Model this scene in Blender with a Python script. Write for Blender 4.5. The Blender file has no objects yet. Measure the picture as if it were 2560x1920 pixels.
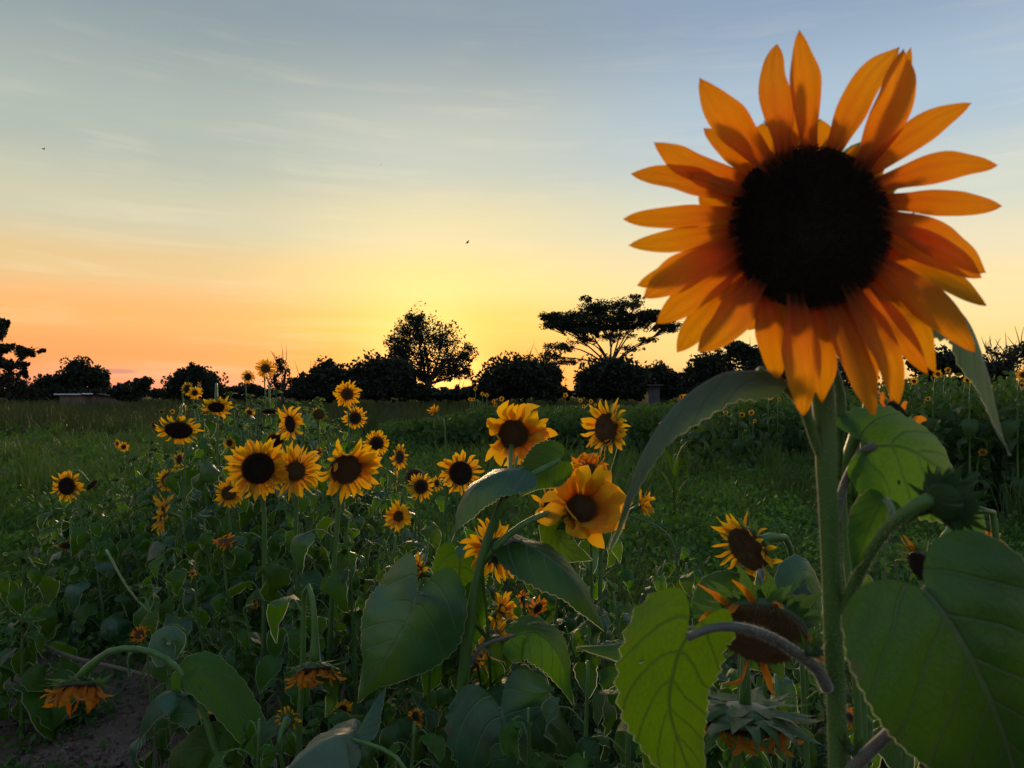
import bpy, math, random
import numpy as np
from mathutils import Vector, Matrix, noise
R = math.radians
random.seed(7); rng = np.random.default_rng(7)
scene = bpy.context.scene
col = scene.collection

# ------------------------------------------------------------------ camera
F_PX, HOR, CAM_H = 1862.0, 975.0, 1.5
cd = bpy.data.cameras.new('camera'); cam = bpy.data.objects.new('camera', cd); col.objects.link(cam)
cd.sensor_width = 36; cd.lens = 36 * F_PX / 2560; cd.clip_end = 3000; cd.clip_start = 0.02
cam.location = (0, 0, CAM_H)
cam.rotation_euler = (R(90) + math.atan((HOR - 960) / F_PX), 0, 0)
cd.dof.use_dof = True; cd.dof.focus_distance = 2.7; cd.dof.aperture_fstop = 11
scene.camera = cam

# ------------------------------------------------------------------ sky and sun
SUN_AZ, SUN_EL = math.atan((1065 - 1280) / F_PX), R(6.2)
def lin(c):
    return tuple((x / 255 / 12.92 if x / 255 <= .04045 else ((x / 255 + .055) / 1.055) ** 2.4) for x in c) + (1,)
world = bpy.data.worlds.new('World'); scene.world = world; world.use_nodes = True
wn, wl = world.node_tree.nodes, world.node_tree.links
wn.clear()
def W(t, **k):
    n = wn.new(t)
    for a, b in k.items(): setattr(n, a, b)
    return n
def wm(op, a, b=None, c=None):
    n = wn.new('ShaderNodeMath'); n.operation = op
    for i, x in enumerate((a, b, c)):
        if x is None: continue
        if isinstance(x, (int, float)): n.inputs[i].default_value = x
        else: wl.new(x, n.inputs[i])
    return n.outputs[0]
def wmix(f, a, b):
    n = wn.new('ShaderNodeMix'); n.data_type = 'RGBA'
    for i, x in ((0, f), (6, a), (7, b)):
        if isinstance(x, (int, float)): n.inputs[i].default_value = x
        elif isinstance(x, tuple): n.inputs[i].default_value = x
        else: wl.new(x, n.inputs[i])
    return n.outputs[2]
tc = W('ShaderNodeTexCoord'); sep = W('ShaderNodeSeparateXYZ')
wl.new(tc.outputs['Generated'], sep.inputs[0])
sx, sy, sz = sep.outputs
el = wm('MULTIPLY', wm('ARCSINE', sz), 180 / math.pi)                  # elevation, degrees
az = wm('MULTIPLY', wm('ARCTAN2', sx, sy), 180 / math.pi)              # azimuth from the view axis, degrees
elp = wm('DIVIDE', wm('MAXIMUM', el, 0.0), 90.0)
def wramp(stops):
    n = W('ShaderNodeValToRGB'); wl.new(elp, n.inputs[0]); e = n.color_ramp.elements
    n.color_ramp.interpolation = 'EASE'
    for i, (deg, c) in enumerate(stops):
        x = e[i] if i < 2 else e.new(deg / 90)
        x.position = deg / 90; x.color = lin(c)
    return n.outputs[0]
west = wramp([(0, (250, 150, 118)), (2.4, (254, 155, 90)), (5, (250, 174, 100)), (8.5, (226, 192, 136)), (12, (203, 197, 168)), (17, (172, 181, 170)), (27, (134, 149, 157)), (50, (122, 146, 172)), (90, (124, 150, 182))])
glow = wramp([(0, (255, 150, 66)), (2.4, (255, 162, 62)), (5, (255, 192, 80)), (8, (246, 213, 132)), (12, (224, 210, 164)), (17, (190, 195, 182)), (27, (136, 152, 163)), (50, (122, 146, 172)), (90, (124, 150, 182))])
pale = wramp([(0, (255, 190, 118)), (3, (255, 214, 138)), (7, (250, 222, 164)), (10, (232, 218, 182)), (13, (206, 210, 196)), (19, (168, 188, 204)), (27, (137, 157, 181)), (50, (124, 148, 178)), (90, (124, 150, 182))])
east = wramp([(0, (142, 146, 160)), (6, (178, 162, 174)), (12, (176, 172, 190)), (22, (156, 170, 196)), (40, (136, 158, 190)), (90, (124, 150, 182))])
def mrange(x, a, b):
    n = W('ShaderNodeMapRange'); n.interpolation_type = 'SMOOTHSTEP'; wl.new(x, n.inputs[0])
    n.inputs[1].default_value = a; n.inputs[2].default_value = b; return n.outputs[0]
sun_deg = math.degrees(SUN_AZ)
c1 = wmix(mrange(az, sun_deg - 17, sun_deg + 1), west, glow)
c2 = wmix(mrange(az, sun_deg + 3, sun_deg + 26), c1, pale)
absaz = wm('ABSOLUTE', az)
c3 = wmix(mrange(absaz, 45, 120), c2, east)
# streaks of thin cirrus, laid out along the horizon
comb = W('ShaderNodeCombineXYZ')
wl.new(wm('MULTIPLY', az, .055), comb.inputs[0]); wl.new(wm('MULTIPLY_ADD', el, .85, wm('MULTIPLY', az, .02)), comb.inputs[1])
nz = W('ShaderNodeTexNoise'); wl.new(comb.outputs[0], nz.inputs[0]); nz.inputs['Scale'].default_value = 1.0; nz.inputs['Detail'].default_value = 6; nz.inputs['Roughness'].default_value = .62
nz.inputs['Distortion'].default_value = .5
comb2 = W('ShaderNodeCombineXYZ'); wl.new(wm('MULTIPLY', az, .05), comb2.inputs[0]); wl.new(wm('MULTIPLY', el, .09), comb2.inputs[1])
nz2 = W('ShaderNodeTexNoise'); wl.new(comb2.outputs[0], nz2.inputs[0]); nz2.inputs['Scale'].default_value = 2.0; nz2.inputs['Detail'].default_value = 3
st = wm('MULTIPLY', mrange(nz.outputs[0], .44, .68), mrange(nz2.outputs[0], .36, .66))
st = wm('MULTIPLY', st, mrange(el, 34, 12))
c4 = wmix(wm('MULTIPLY', st, .18), c3, lin((255, 236, 196)))
# one small violet cloud low in the west
gx = wm('DIVIDE', wm('SUBTRACT', az, -28.0), 1.5); gy = wm('DIVIDE', wm('SUBTRACT', el, wm('MULTIPLY_ADD', az, -.02, .72)), .2)
gd = wm('ADD', wm('MULTIPLY', gx, gx), wm('MULTIPLY', gy, gy))
gd = wm('ADD', gd, wm('MULTIPLY', wm('SUBTRACT', nz.outputs[0], .5), 2.2))
c5 = wmix(wm('MULTIPLY', mrange(gd, 1.3, .5), .75), c4, lin((186, 128, 120)))
# brighter heart of the sunset right around the sun
dx = wm('DIVIDE', wm('SUBTRACT', az, sun_deg), 4.2); dy = wm('DIVIDE', wm('SUBTRACT', el, 3.4), 3.9)
hd = wm('EXPONENT', wm('MULTIPLY', wm('ADD', wm('MULTIPLY', dx, dx), wm('MULTIPLY', dy, dy)), -1.0))
c6 = wmix(wm('MULTIPLY', hd, .5), c5, (1.15, .84, .26, 1))
dx = wm('DIVIDE', wm('SUBTRACT', az, sun_deg + .8), 3.6); dy = wm('DIVIDE', wm('SUBTRACT', el, 1.2), 1.7)
hd = wm('EXPONENT', wm('MULTIPLY', wm('ADD', wm('MULTIPLY', dx, dx), wm('MULTIPLY', dy, dy)), -1.0))
c7 = wmix(wm('MULTIPLY', hd, .8), c6, (2.2, .95, .22, 1))
bg = W('ShaderNodeBackground'); wl.new(c7, bg.inputs[0]); bg.inputs[1].default_value = 1.0
sky = W('ShaderNodeTexSky'); sky.sky_type = 'NISHITA'; sky.sun_disc = False; sky.sun_elevation = SUN_EL; sky.sun_rotation = SUN_AZ
bg2 = W('ShaderNodeBackground'); wl.new(sky.outputs[0], bg2.inputs[0]); bg2.inputs[1].default_value = .006
add = W('ShaderNodeAddShader'); wl.new(bg.outputs[0], add.inputs[0]); wl.new(bg2.outputs[0], add.inputs[1])
out = W('ShaderNodeOutputWorld'); wl.new(add.outputs[0], out.inputs[0])
sl = bpy.data.lights.new('sun', 'SUN'); sl.energy = 3.0; sl.angle = R(17); sl.color = (1, .66, .34)
so = bpy.data.objects.new('sun', sl); col.objects.link(so)
sdir = Vector((math.sin(SUN_AZ) * math.cos(SUN_EL), math.cos(SUN_AZ) * math.cos(SUN_EL), math.sin(SUN_EL)))
so.rotation_euler = sdir.to_track_quat('Z', 'Y').to_euler()
so.location = (-3, 30, 8)
scene.view_settings.view_transform = 'Standard'; scene.view_settings.look = 'None'
scene.view_settings.exposure = 0.1; scene.view_settings.gamma = 1
scene.cycles.use_denoising = True
scene.cycles.max_bounces = 8; scene.cycles.transparent_max_bounces = 8

# ------------------------------------------------------------------ materials
class Mat:
    def __init__(s, name):
        s.m = bpy.data.materials.new(name); s.m.use_nodes = True
        s.n = s.m.node_tree.nodes; s.l = s.m.node_tree.links; s.n.clear()
    def new(s, t, **k):
        n = s.n.new(t)
        for a, b in k.items(): setattr(n, a, b)
        return n
    def put(s, inp, v):
        if isinstance(v, (int, float)): inp.default_value = v
        elif isinstance(v, (tuple, list)): inp.default_value = tuple(v) + ((1,) if len(v) == 3 and len(inp.default_value) == 4 else ())
        else: s.l.new(v, inp)
    def math(s, op, a, b=None, c=None):
        n = s.n.new('ShaderNodeMath'); n.operation = op
        for i, x in enumerate((a, b, c)):
            if x is not None: s.put(n.inputs[i], x)
        return n.outputs[0]
    def mix(s, f, a, b):
        n = s.n.new('ShaderNodeMix'); n.data_type = 'RGBA'
        s.put(n.inputs[0], f); s.put(n.inputs[6], a); s.put(n.inputs[7], b); return n.outputs[2]
    def step(s, x, a, b):
        n = s.n.new('ShaderNodeMapRange'); n.interpolation_type = 'SMOOTHSTEP'
        s.put(n.inputs[0], x); n.inputs[1].default_value = a; n.inputs[2].default_value = b; return n.outputs[0]
    def noise(s, scale, detail=3, rough=.5, vec=None, stretch=None):
        v = vec
        if v is None: v = s.n.new('ShaderNodeTexCoord').outputs['Object']
        if stretch:
            mp = s.n.new('ShaderNodeMapping'); s.l.new(v, mp.inputs[0]); mp.inputs['Scale'].default_value = stretch; v = mp.outputs[0]
        n = s.n.new('ShaderNodeTexNoise'); s.l.new(v, n.inputs[0]); n.inputs['Scale'].default_value = scale
        n.inputs['Detail'].default_value = detail; n.inputs['Roughness'].default_value = rough
        return n.outputs[0]
    def bump(s, h, strength, dist):
        n = s.n.new('ShaderNodeBump'); s.put(n.inputs['Height'], h); n.inputs['Strength'].default_value = strength; n.inputs['Distance'].default_value = dist
        return n.outputs[0]
    def prin(s, colr, rough=.6, normal=None, sheen=0, spec=.5):
        n = s.n.new('ShaderNodeBsdfPrincipled'); s.put(n.inputs['Base Color'], colr); s.put(n.inputs['Roughness'], rough)
        n.inputs['Specular IOR Level'].default_value = spec
        n.inputs['Sheen Weight'].default_value = sheen; n.inputs['Sheen Roughness'].default_value = .28
        if normal is not None: s.l.new(normal, n.inputs['Normal'])
        return n.outputs[0]
    def thin(s, surf, tcol, f, normal=None):
        t = s.n.new('ShaderNodeBsdfTranslucent'); s.put(t.inputs[0], tcol)
        if normal is not None: s.l.new(normal, t.inputs['Normal'])
        m = s.n.new('ShaderNodeMixShader'); s.put(m.inputs[0], f); s.l.new(surf, m.inputs[1]); s.l.new(t.outputs[0], m.inputs[2]); return m.outputs[0]
    def done(s, surf):
        o = s.n.new('ShaderNodeOutputMaterial'); s.l.new(surf, o.inputs[0]); return s.m

def leaf_mat(name, front, trans, f=.42, yellow=0.0, sheen=.06, vein=(.13, .17, .075), rough=.5, spec=.28, holes=False):
    M = Mat(name); uv = M.new('ShaderNodeUVMap', uv_map='UV'); sp = M.new('ShaderNodeSeparateXYZ'); M.l.new(uv.outputs[0], sp.inputs[0])
    oi = M.new('ShaderNodeObjectInfo').outputs['Random']
    s_ = M.math('ABSOLUTE', M.math('MULTIPLY_ADD', sp.outputs[0], 2.0, -1.0)); t_ = sp.outputs[1]
    nz_ = M.noise(4.0, 2, vec=uv.outputs[0])
    mid = M.step(s_, .045, .012)
    # two strong basal veins and feathered side veins that curve forward
    ph = M.math('SUBTRACT', M.math('MULTIPLY', M.math('SUBTRACT', M.math('MULTIPLY_ADD', nz_, .03, t_), M.math('MULTIPLY', M.math('POWER', s_, .75), .34)), 6.5), 0.1)
    fr = M.math('ABSOLUTE', M.math('SUBTRACT', M.math('FRACT', ph), .5))
    side = M.math('MULTIPLY', M.step(fr, .075, .015), M.step(ph, -.9, -.6))
    fine = M.new('ShaderNodeTexVoronoi', feature='DISTANCE_TO_EDGE'); M.l.new(uv.outputs[0], fine.inputs[0]); fine.inputs['Scale'].default_value = 30
    net = M.step(fine.outputs[0], .09, .01)
    v = M.math('MAXIMUM', mid, M.math('MULTIPLY', side, .75))
    var = M.noise(7, 3, vec=M.new('ShaderNodeTexCoord').outputs['Object'])
    tone = M.mix(M.step(var, .3, .72), tuple(c * .6 for c in front), tuple(c * 1.4 for c in front))
    tone = M.mix(M.math('MULTIPLY', oi, .6), tone, tuple(a * b for a, b in zip(front, (1.35, 1.1, .7))))
    colr = M.mix(M.math('MULTIPLY', v, .6), tone, vein)
    spots = M.step(M.noise(26, 2, vec=uv.outputs[0]), .70, .76)
    colr = M.mix(M.math('MULTIPLY', spots, .5), colr, (.12, .075, .03))
    edge = M.math('MULTIPLY', M.step(s_, .82, .98), M.step(M.noise(9, 3, vec=uv.outputs[0]), .52, .66))
    colr = M.mix(M.math('MULTIPLY', edge, .8), colr, (.10, .065, .03))
    tcol = M.mix(M.math('MULTIPLY', oi, .5), trans, tuple(a * b for a, b in zip(trans, (1.25, 1.02, .8))))
    tcol = M.mix(M.step(var, .3, .75), tcol, tuple(c * .7 for c in trans))
    tcol = M.mix(M.math('MULTIPLY', v, .8), tcol, tuple(c * .25 for c in trans))
    tcol = M.mix(M.math('MULTIPLY', net, .38), tcol, tuple(c * .4 for c in trans))
    h = M.math('ADD', M.math('MULTIPLY', v, -1.0), M.math('MULTIPLY', M.noise(60, 2, vec=uv.outputs[0]), .35))
    h = M.math('ADD', h, M.math('MULTIPLY', net, -.10))
    b = M.bump(h, .7, .0022)
    sh = M.thin(M.prin(colr, rough, b, sheen, spec), tcol, f, b)
    if holes:
        tr = M.new('ShaderNodeBsdfTransparent'); mx = M.new('ShaderNodeMixShader')
        hn = M.noise(13, 1, vec=M.new('ShaderNodeTexCoord').outputs['UV'], stretch=(.8, 1, 1))
        M.put(mx.inputs[0], M.math('GREATER_THAN', hn, .765)); M.l.new(sh, mx.inputs[1]); M.l.new(tr.outputs[0], mx.inputs[2]); sh = mx.outputs[0]
    return M.done(sh)
m_leaf = leaf_mat('leaf_green', (.030, .112, .011), (.14, .36, .004), holes=True)
m_leaf_blue = leaf_mat('leaf_bluish', (.022, .088, .034), (.10, .26, .008), f=.28, sheen=.15, rough=.36, spec=.55)
m_leaf_silver = leaf_mat('leaf_silvery', (.058, .112, .058), (.10, .22, .03), f=.25, sheen=.3, rough=.4, spec=.5)
m_leaf_lime = leaf_mat('leaf_lime', (.040, .112, .008), (.11, .25, .002), f=.48, holes=True)
m_leaf_dark = leaf_mat('leaf_dark', (.018, .076, .009), (.05, .14, .004), f=.34, rough=.42, spec=.4)
m_leaf_dry = leaf_mat('leaf_withered', (.12, .10, .045), (.34, .28, .07), f=.35)
m_bract = leaf_mat('bract_green', (.034, .118, .020), (.17, .36, .04), f=.38, sheen=.45)

def petal_mat(name, a, b, ta, tb, f=.62):
    M = Mat(name); uv = M.new('ShaderNodeUVMap', uv_map='UV'); sp = M.new('ShaderNodeSeparateXYZ'); M.l.new(uv.outputs[0], sp.inputs[0])
    oi = M.new('ShaderNodeObjectInfo').outputs['Random']
    g = M.step(M.math('MULTIPLY_ADD', M.noise(3, 2, vec=uv.outputs[0]), .25, sp.outputs[1]), .12, .95)
    st = M.noise(5, 3, .6, vec=uv.outputs[0], stretch=(7, .7, 1))
    dk = M.step(st, .35, .7)
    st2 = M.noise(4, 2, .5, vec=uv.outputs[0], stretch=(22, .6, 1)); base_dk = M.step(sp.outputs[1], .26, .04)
    colr = M.mix(g, a, b)
    tcol = M.mix(g, ta, tb)
    tcol = M.mix(M.math('MULTIPLY', dk, .45), tcol, tuple(x * y for x, y in zip(tb, (.78, .58, .5))))
    tcol = M.mix(M.math('MULTIPLY', M.step(st2, .4, .65), .25), tcol, tuple(x * y for x, y in zip(tb, (.7, .5, .4))))
    tcol = M.mix(M.math('MULTIPLY', base_dk, .75), tcol, (.28, .045, .002)); colr = M.mix(M.math('MULTIPLY', base_dk, .75), colr, (.12, .03, .002))  # base browned: natural petal tint plus disc-floret shade put into the colour
    tcol = M.mix(M.math('MULTIPLY', oi, .35), tcol, tuple(x * y for x, y in zip(ta, (1.0, .8, .8))))
    bmp = M.bump(M.math('ADD', st, M.math('MULTIPLY', st2, .6)), .6, .0014)
    return M.done(M.thin(M.prin(colr, .55, bmp, .15, .3), tcol, f, bmp))
m_petal = petal_mat('petal_yellow', (.46, .19, .004), (.62, .35, .008), (.84, .32, .003), (.97, .62, .006))
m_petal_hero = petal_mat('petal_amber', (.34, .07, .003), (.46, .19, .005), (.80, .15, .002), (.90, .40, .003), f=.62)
m_petal_old = petal_mat('petal_withered', (.42, .13, .006), (.50, .22, .010), (.85, .24, .006), (.92, .36, .010), f=.55)

def simple(name, c1, c2, scale, rough=.7, bstr=.5, bdist=.002, sheen=0, stretch=None, f=0, t=None, spec=.4):
    M = Mat(name); n = M.noise(scale, 4, .6, stretch=stretch)
    colr = M.mix(M.step(n, .3, .7), c1, c2); b = M.bump(n, bstr, bdist)
    s = M.prin(colr, rough, b, sheen, spec)
    if f: s = M.thin(s, t, f)
    return M.done(s)
m_stem = simple('stem_green', (.042, .112, .014), (.078, .165, .028), 40, .5, .6, .001, .3, (1, 1, .12))
m_stem_gray = simple('petiole_greenish_grey', (.085, .085, .065), (.12, .125, .085), 60, .6, .5, .001, .8)
m_stem_dry = simple('dry_stalk', (.075, .060, .040), (.13, .10, .065), 30, .8, .6, .002, .2, (1, 1, .2))
m_hair = simple('plant_hair', (.18, .21, .13), (.26, .30, .19), 40, .5, 0, .001, .3, f=.6, t=(.9, .92, .7))
m_fringe = simple('leaf_margin_felt_rim_light', (.20, .24, .15), (.30, .34, .22), 40, .5, 0, .001, .3, f=.65, t=(.8, .85, .6))  # pale felt colour also paints a backlit rim along leaf edges
m_recept = simple('receptacle_green', (.035, .066, .026), (.06, .10, .04), 60, .6, .5, .001, .4)
m_bark = simple('tree_bark', (.035, .027, .02), (.06, .048, .036), 6, .9, .8, .03)
def disc_mat(name, c_in, c_mid, c_out):
    M = Mat(name); uv = M.new('ShaderNodeUVMap', uv_map='UV'); sp = M.new('ShaderNodeSeparateXYZ'); M.l.new(uv.outputs[0], sp.inputs[0])
    n = M.noise(34, 2, vec=uv.outputs[0]); r = M.math('MULTIPLY_ADD', n, .18, sp.outputs[1])
    c = M.mix(M.step(r, .25, .65), c_in, c_mid); c = M.mix(M.step(r, .72, 1.02), c, c_out)
    vo = M.new('ShaderNodeTexVoronoi'); M.l.new(M.new('ShaderNodeTexCoord').outputs['Object'], vo.inputs[0]); vo.inputs['Scale'].default_value = 260
    b = M.bump(vo.outputs[0], .9, .002)
    return M.done(M.prin(c, .8, b, .1, .2))
m_disc = disc_mat('seed_disc_black', (.014, .010, .004), (.020, .011, .004), (.085, .038, .006))
m_disc_hero = disc_mat('seed_disc_hero', (.007, .005, .003), (.007, .004, .003), (.014, .007, .003))
m_disc_brown = disc_mat('seed_disc_brown', (.035, .022, .006), (.065, .033, .006), (.13, .055, .007))
m_seed = simple('seed_floret', (.012, .008, .004), (.042, .025, .007), 160, .8, .3, .001)
m_seed_brown = simple('seed_floret_brown', (.09, .06, .02), (.17, .10, .03), 160, .75, .3, .001)

M = Mat('ground_soil')
n1 = M.noise(.35, 4, .6); n2 = M.noise(9, 6, .7); n3 = M.noise(55, 3, .6)
c = M.mix(M.step(n2, .3, .72), (.105, .068, .052), (.19, .128, .098))
c = M.mix(M.math('MULTIPLY', M.step(n3, .62, .72), .5), c, (.19, .14, .10))
pos = M.new('ShaderNodeSeparateXYZ'); M.l.new(M.new('ShaderNodeTexCoord').outputs['Object'], pos.inputs[0])
green = M.mix(M.step(n2, .3, .7), (.018, .042, .007), (.040, .070, .012))
gm = M.step(M.math('MULTIPLY_ADD', n1, 3.0, pos.outputs[1]), 4.6, 6.6)
c = M.mix(gm, c, green)
hh = M.math('ADD', M.math('MULTIPLY', n2, 1.0), M.math('MULTIPLY', n3, .35))
m_ground = M.done(M.prin(c, .95, M.bump(hh, .9, .05), 0, .15))
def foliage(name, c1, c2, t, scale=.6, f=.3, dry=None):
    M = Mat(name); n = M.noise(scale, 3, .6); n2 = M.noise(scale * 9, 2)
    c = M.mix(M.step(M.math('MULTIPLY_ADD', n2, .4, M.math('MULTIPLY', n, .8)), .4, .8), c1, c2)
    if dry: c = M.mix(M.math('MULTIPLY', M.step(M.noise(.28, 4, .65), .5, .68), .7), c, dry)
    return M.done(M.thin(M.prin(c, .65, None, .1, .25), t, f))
m_grass = foliage('field_grass', (.038, .090, .016), (.088, .150, .032), (.10, .18, .012), .5, .3, (.13, .115, .045))
m_tall = foliage('tall_grass', (.034, .055, .016), (.060, .078, .024), (.06, .08, .012), .25, .3)
m_cover = foliage('ground_cover_leaves', (.034, .090, .020), (.066, .135, .034), (.08, .22, .01), .9, .35, (.085, .10, .03))
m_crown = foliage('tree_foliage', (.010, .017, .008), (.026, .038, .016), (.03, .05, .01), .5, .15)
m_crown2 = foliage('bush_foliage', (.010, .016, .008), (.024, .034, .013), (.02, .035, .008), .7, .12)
m_farleaf = foliage('far_sunflower_leaf', (.034, .072, .018), (.062, .116, .030), (.08, .18, .01), .8, .3)
m_wall = simple('mud_wall', (.16, .11, .08), (.22, .16, .12), 3, .9, .4, .02)
m_hut = simple('grey_plaster', (.06, .055, .06), (.085, .08, .085), 3, .9, .3, .02)
m_roof = simple('sheet_metal_roof', (.55, .57, .60), (.70, .72, .74), 3, .25, .2, .01, 0, None, 0, None, .8)
m_insect = simple('dark_insect', (.02, .018, .016), (.04, .035, .03), 30, .6, .2, .001)

# ------------------------------------------------------------------ mesh helpers
def P(u, v, d):
    """where the point that the photograph shows at (u, v) stands, d metres away"""
    return Vector(((u - 1280) / F_PX * d, d, CAM_H - (v - HOR) / F_PX * d))

class MB:
    def __init__(s): s.v = []; s.f = []; s.uv = []; s.mi = []
    def build(s, name, mats, parent=None, smooth=True, origin=None):
        me = bpy.data.meshes.new(name)
        o3 = origin or Vector((0, 0, 0))
        me.from_pydata([tuple(Vector(p) - o3) for p in s.v], [], s.f)
        if not isinstance(mats, (list, tuple)): mats = [mats]
        for m in mats: me.materials.append(m)
        if s.mi: me.polygons.foreach_set('material_index', s.mi)
        if s.uv:
            ul = me.uv_layers.new(name='UV'); idx = np.empty(len(me.loops), int); me.loops.foreach_get('vertex_index', idx)
            ul.data.foreach_set('uv', np.array(s.uv, float)[idx].ravel())
        if smooth: me.polygons.foreach_set('use_smooth', [True] * len(me.polygons))
        me.update()
        o = bpy.data.objects.new(name, me); col.objects.link(o)
        if parent: o.parent = parent
        if origin is not None: o.location = origin
        return o
def np_mesh(name, verts, faces, mat, uv=None, smooth=False):
    me = bpy.data.meshes.new(name); k = faces.shape[1]
    me.vertices.add(len(verts)); me.vertices.foreach_set('co', verts.astype(np.float32).ravel())
    me.loops.add(faces.size); me.loops.foreach_set('vertex_index', faces.astype(np.int32).ravel())
    me.polygons.add(len(faces)); me.polygons.foreach_set('loop_start', np.arange(0, faces.size, k, dtype=np.int32))
    me.polygons.foreach_set('loop_total', np.full(len(faces), k, dtype=np.int32))
    if smooth: me.polygons.foreach_set('use_smooth', np.ones(len(faces), bool))
    me.update(calc_edges=True); me.validate(); me.materials.append(mat)
    return me
def obj(name, me, parent=None):
    o = bpy.data.objects.new(name, me); col.objects.link(o)
    if parent: o.parent = parent
    return o
def tag(o, label=None, cat=None, group=None, kind=None):
    if label: o['label'] = label
    if cat: o['category'] = cat
    if group: o['group'] = group
    if kind: o['kind'] = kind
    return o
def empty(name, loc):
    o = bpy.data.objects.new(name, None); o.location = loc; o.empty_display_size = .1; col.objects.link(o); return o

def catmull(pts, n):
    pts = [Vector(p) for p in pts]
    if len(pts) == 2: return [pts[0].lerp(pts[1], i / n) for i in range(n + 1)]
    ex = [pts[0] * 2 - pts[1]] + pts + [pts[-1] * 2 - pts[-2]]
    # parametrise by chord length
    seg = [(pts[i + 1] - pts[i]).length for i in range(len(pts) - 1)]; tot = sum(seg) or 1
    res = []
    for k in range(n + 1):
        s = tot * k / n; i = 0
        while i < len(seg) - 1 and s > seg[i]: s -= seg[i]; i += 1
        t = min(1, s / (seg[i] or 1)); p0, p1, p2, p3 = ex[i:i + 4]
        res.append(.5 * ((2 * p1) + (p2 - p0) * t + (2 * p0 - 5 * p1 + 4 * p2 - p3) * t * t + (3 * p1 - p0 - 3 * p2 + p3) * t ** 3))
    return res
def tube(mb, pts, radii, n=8, steps=16, cap=True, ridge=0, mi=None):
    c = catmull(pts, steps); base = len(mb.v); up = Vector((.3, .9, .1)); L = 0
    for i, p in enumerate(c):
        t = i / steps; tan = (c[min(i + 1, steps)] - c[max(i - 1, 0)]).normalized()
        if tan.length < .5: tan = Vector((0, 0, 1))
        a = tan.cross(up)
        if a.length < .05: a = tan.cross(Vector((1, 0, 0)))
        a.normalize(); b = tan.cross(a).normalized(); up = -b if False else up
        x = t * (len(radii) - 1); j = min(int(x), len(radii) - 2); r = radii[j] + (radii[j + 1] - radii[j]) * (x - j)
        if i: L += (p - c[i - 1]).length
        for k in range(n):
            th = 2 * math.pi * k / n; rr = r * (1 + ridge * math.cos(th * 5 + i * .1))
            mb.v.append(p + (a * math.cos(th) + b * math.sin(th)) * rr); mb.uv.append((k / n, L * 10))
    for i in range(steps):
        for k in range(n):
            q = base + i * n
            mb.f.append((q + k, q + (k + 1) % n, q + n + (k + 1) % n, q + n + k))
            if mi is not None: mb.mi.append(mi)
    if cap:
        mb.f.append(tuple(base + k for k in range(n))[::-1]); mb.f.append(tuple(base + steps * n + k for k in range(n)))
        if mi is not None: mb.mi += [mi, mi]
    return c

def w_leaf(t): return (t + .12) ** .55 * max(1 - t, 0) ** 1.2 / .41
def w_petal(t):
    if t < .5: return .52 + .48 * (0.5 - .5 * math.cos(math.pi * t / .5))
    return max(0, 1 - ((t - .5) / .5) ** 2.3) ** .82
def w_bract(t): return (.75 + .25 * math.sin(min(t / .3, 1) * math.pi / 2)) * max(0, 1 - t) ** 1.05 + .02 * (1 - t)
def blade(mb, mid, W_, nrm, prof=w_leaf, fold=.0, ns=6, nt=9, lobe=0, ripple=0, tooth=0, groove=0, seed=0, twist=0, cup=0, arch=0, puck=0):
    """a thin leaf-like surface along the curve MID; NRM the side it shows"""
    c = catmull(mid, nt); base = len(mb.v); L = sum((c[i + 1] - c[i]).length for i in range(nt)) or 1
    rs = random.Random(seed); p1, p2, p3 = rs.uniform(0, 6.28), rs.uniform(0, 6.28), rs.uniform(0, 6.28)
    tan0 = (c[1] - c[0]).normalized(); N = Vector(nrm)
    for i, p in enumerate(c):
        t = i / nt; tan = (c[min(i + 1, nt)] - c[max(i - 1, 0)]).normalized()
        side = tan.cross(N); side.normalize(); nn = side.cross(tan).normalized()
        if twist:
            q = Matrix.Rotation(twist * t, 3, tan); side = q @ side; nn = q @ nn
        w = prof(t) * W_ / 2
        for j in range(ns + 1):
            s = 2 * j / ns - 1; a = abs(s)
            ww = w * (1 + (tooth * (1 if i % 2 else -1) if a > .99 and 0 < i < nt else 0))
            x = s * ww; z = -fold * abs(x) + cup * x * x / (W_ / 2)
            z += arch * abs(x) * (1 - a)
            if puck: q_ = (t - .34 * a ** .75) * 6.5 - .1; z += puck * W_ * (abs(q_ - math.floor(q_) - .5) * -2 + .5) * min(1, a * 4) * (1 - a * .6) * w / (W_ / 2) * -1
            if ripple: z += ripple * W_ * a * a * (math.sin(t * 11 + p1 + (2 if s > 0 else 0)) * .6 + math.sin(t * 23 + p2 + s) * .35)
            if groove: z += groove * W_ * math.cos(s * math.pi * 2.5) * (1 - t * .5)
            back = lobe * L * math.sin(.78 * math.pi * a ** .8) * (1 - t) ** 3.2
            tip = ripple * .25 * W_ * math.sin(t * 9 + p3) * (1 if s > 0 else -1) * a
            mb.v.append(p + side * (x + tip) + nn * z - tan * back); mb.uv.append((j / ns, t))
    for i in range(nt):
        for j in range(ns):
            q = base + i * (ns + 1) + j
            mb.f.append((q, q + 1, q + ns + 2, q + ns + 1))
    return mb

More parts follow.
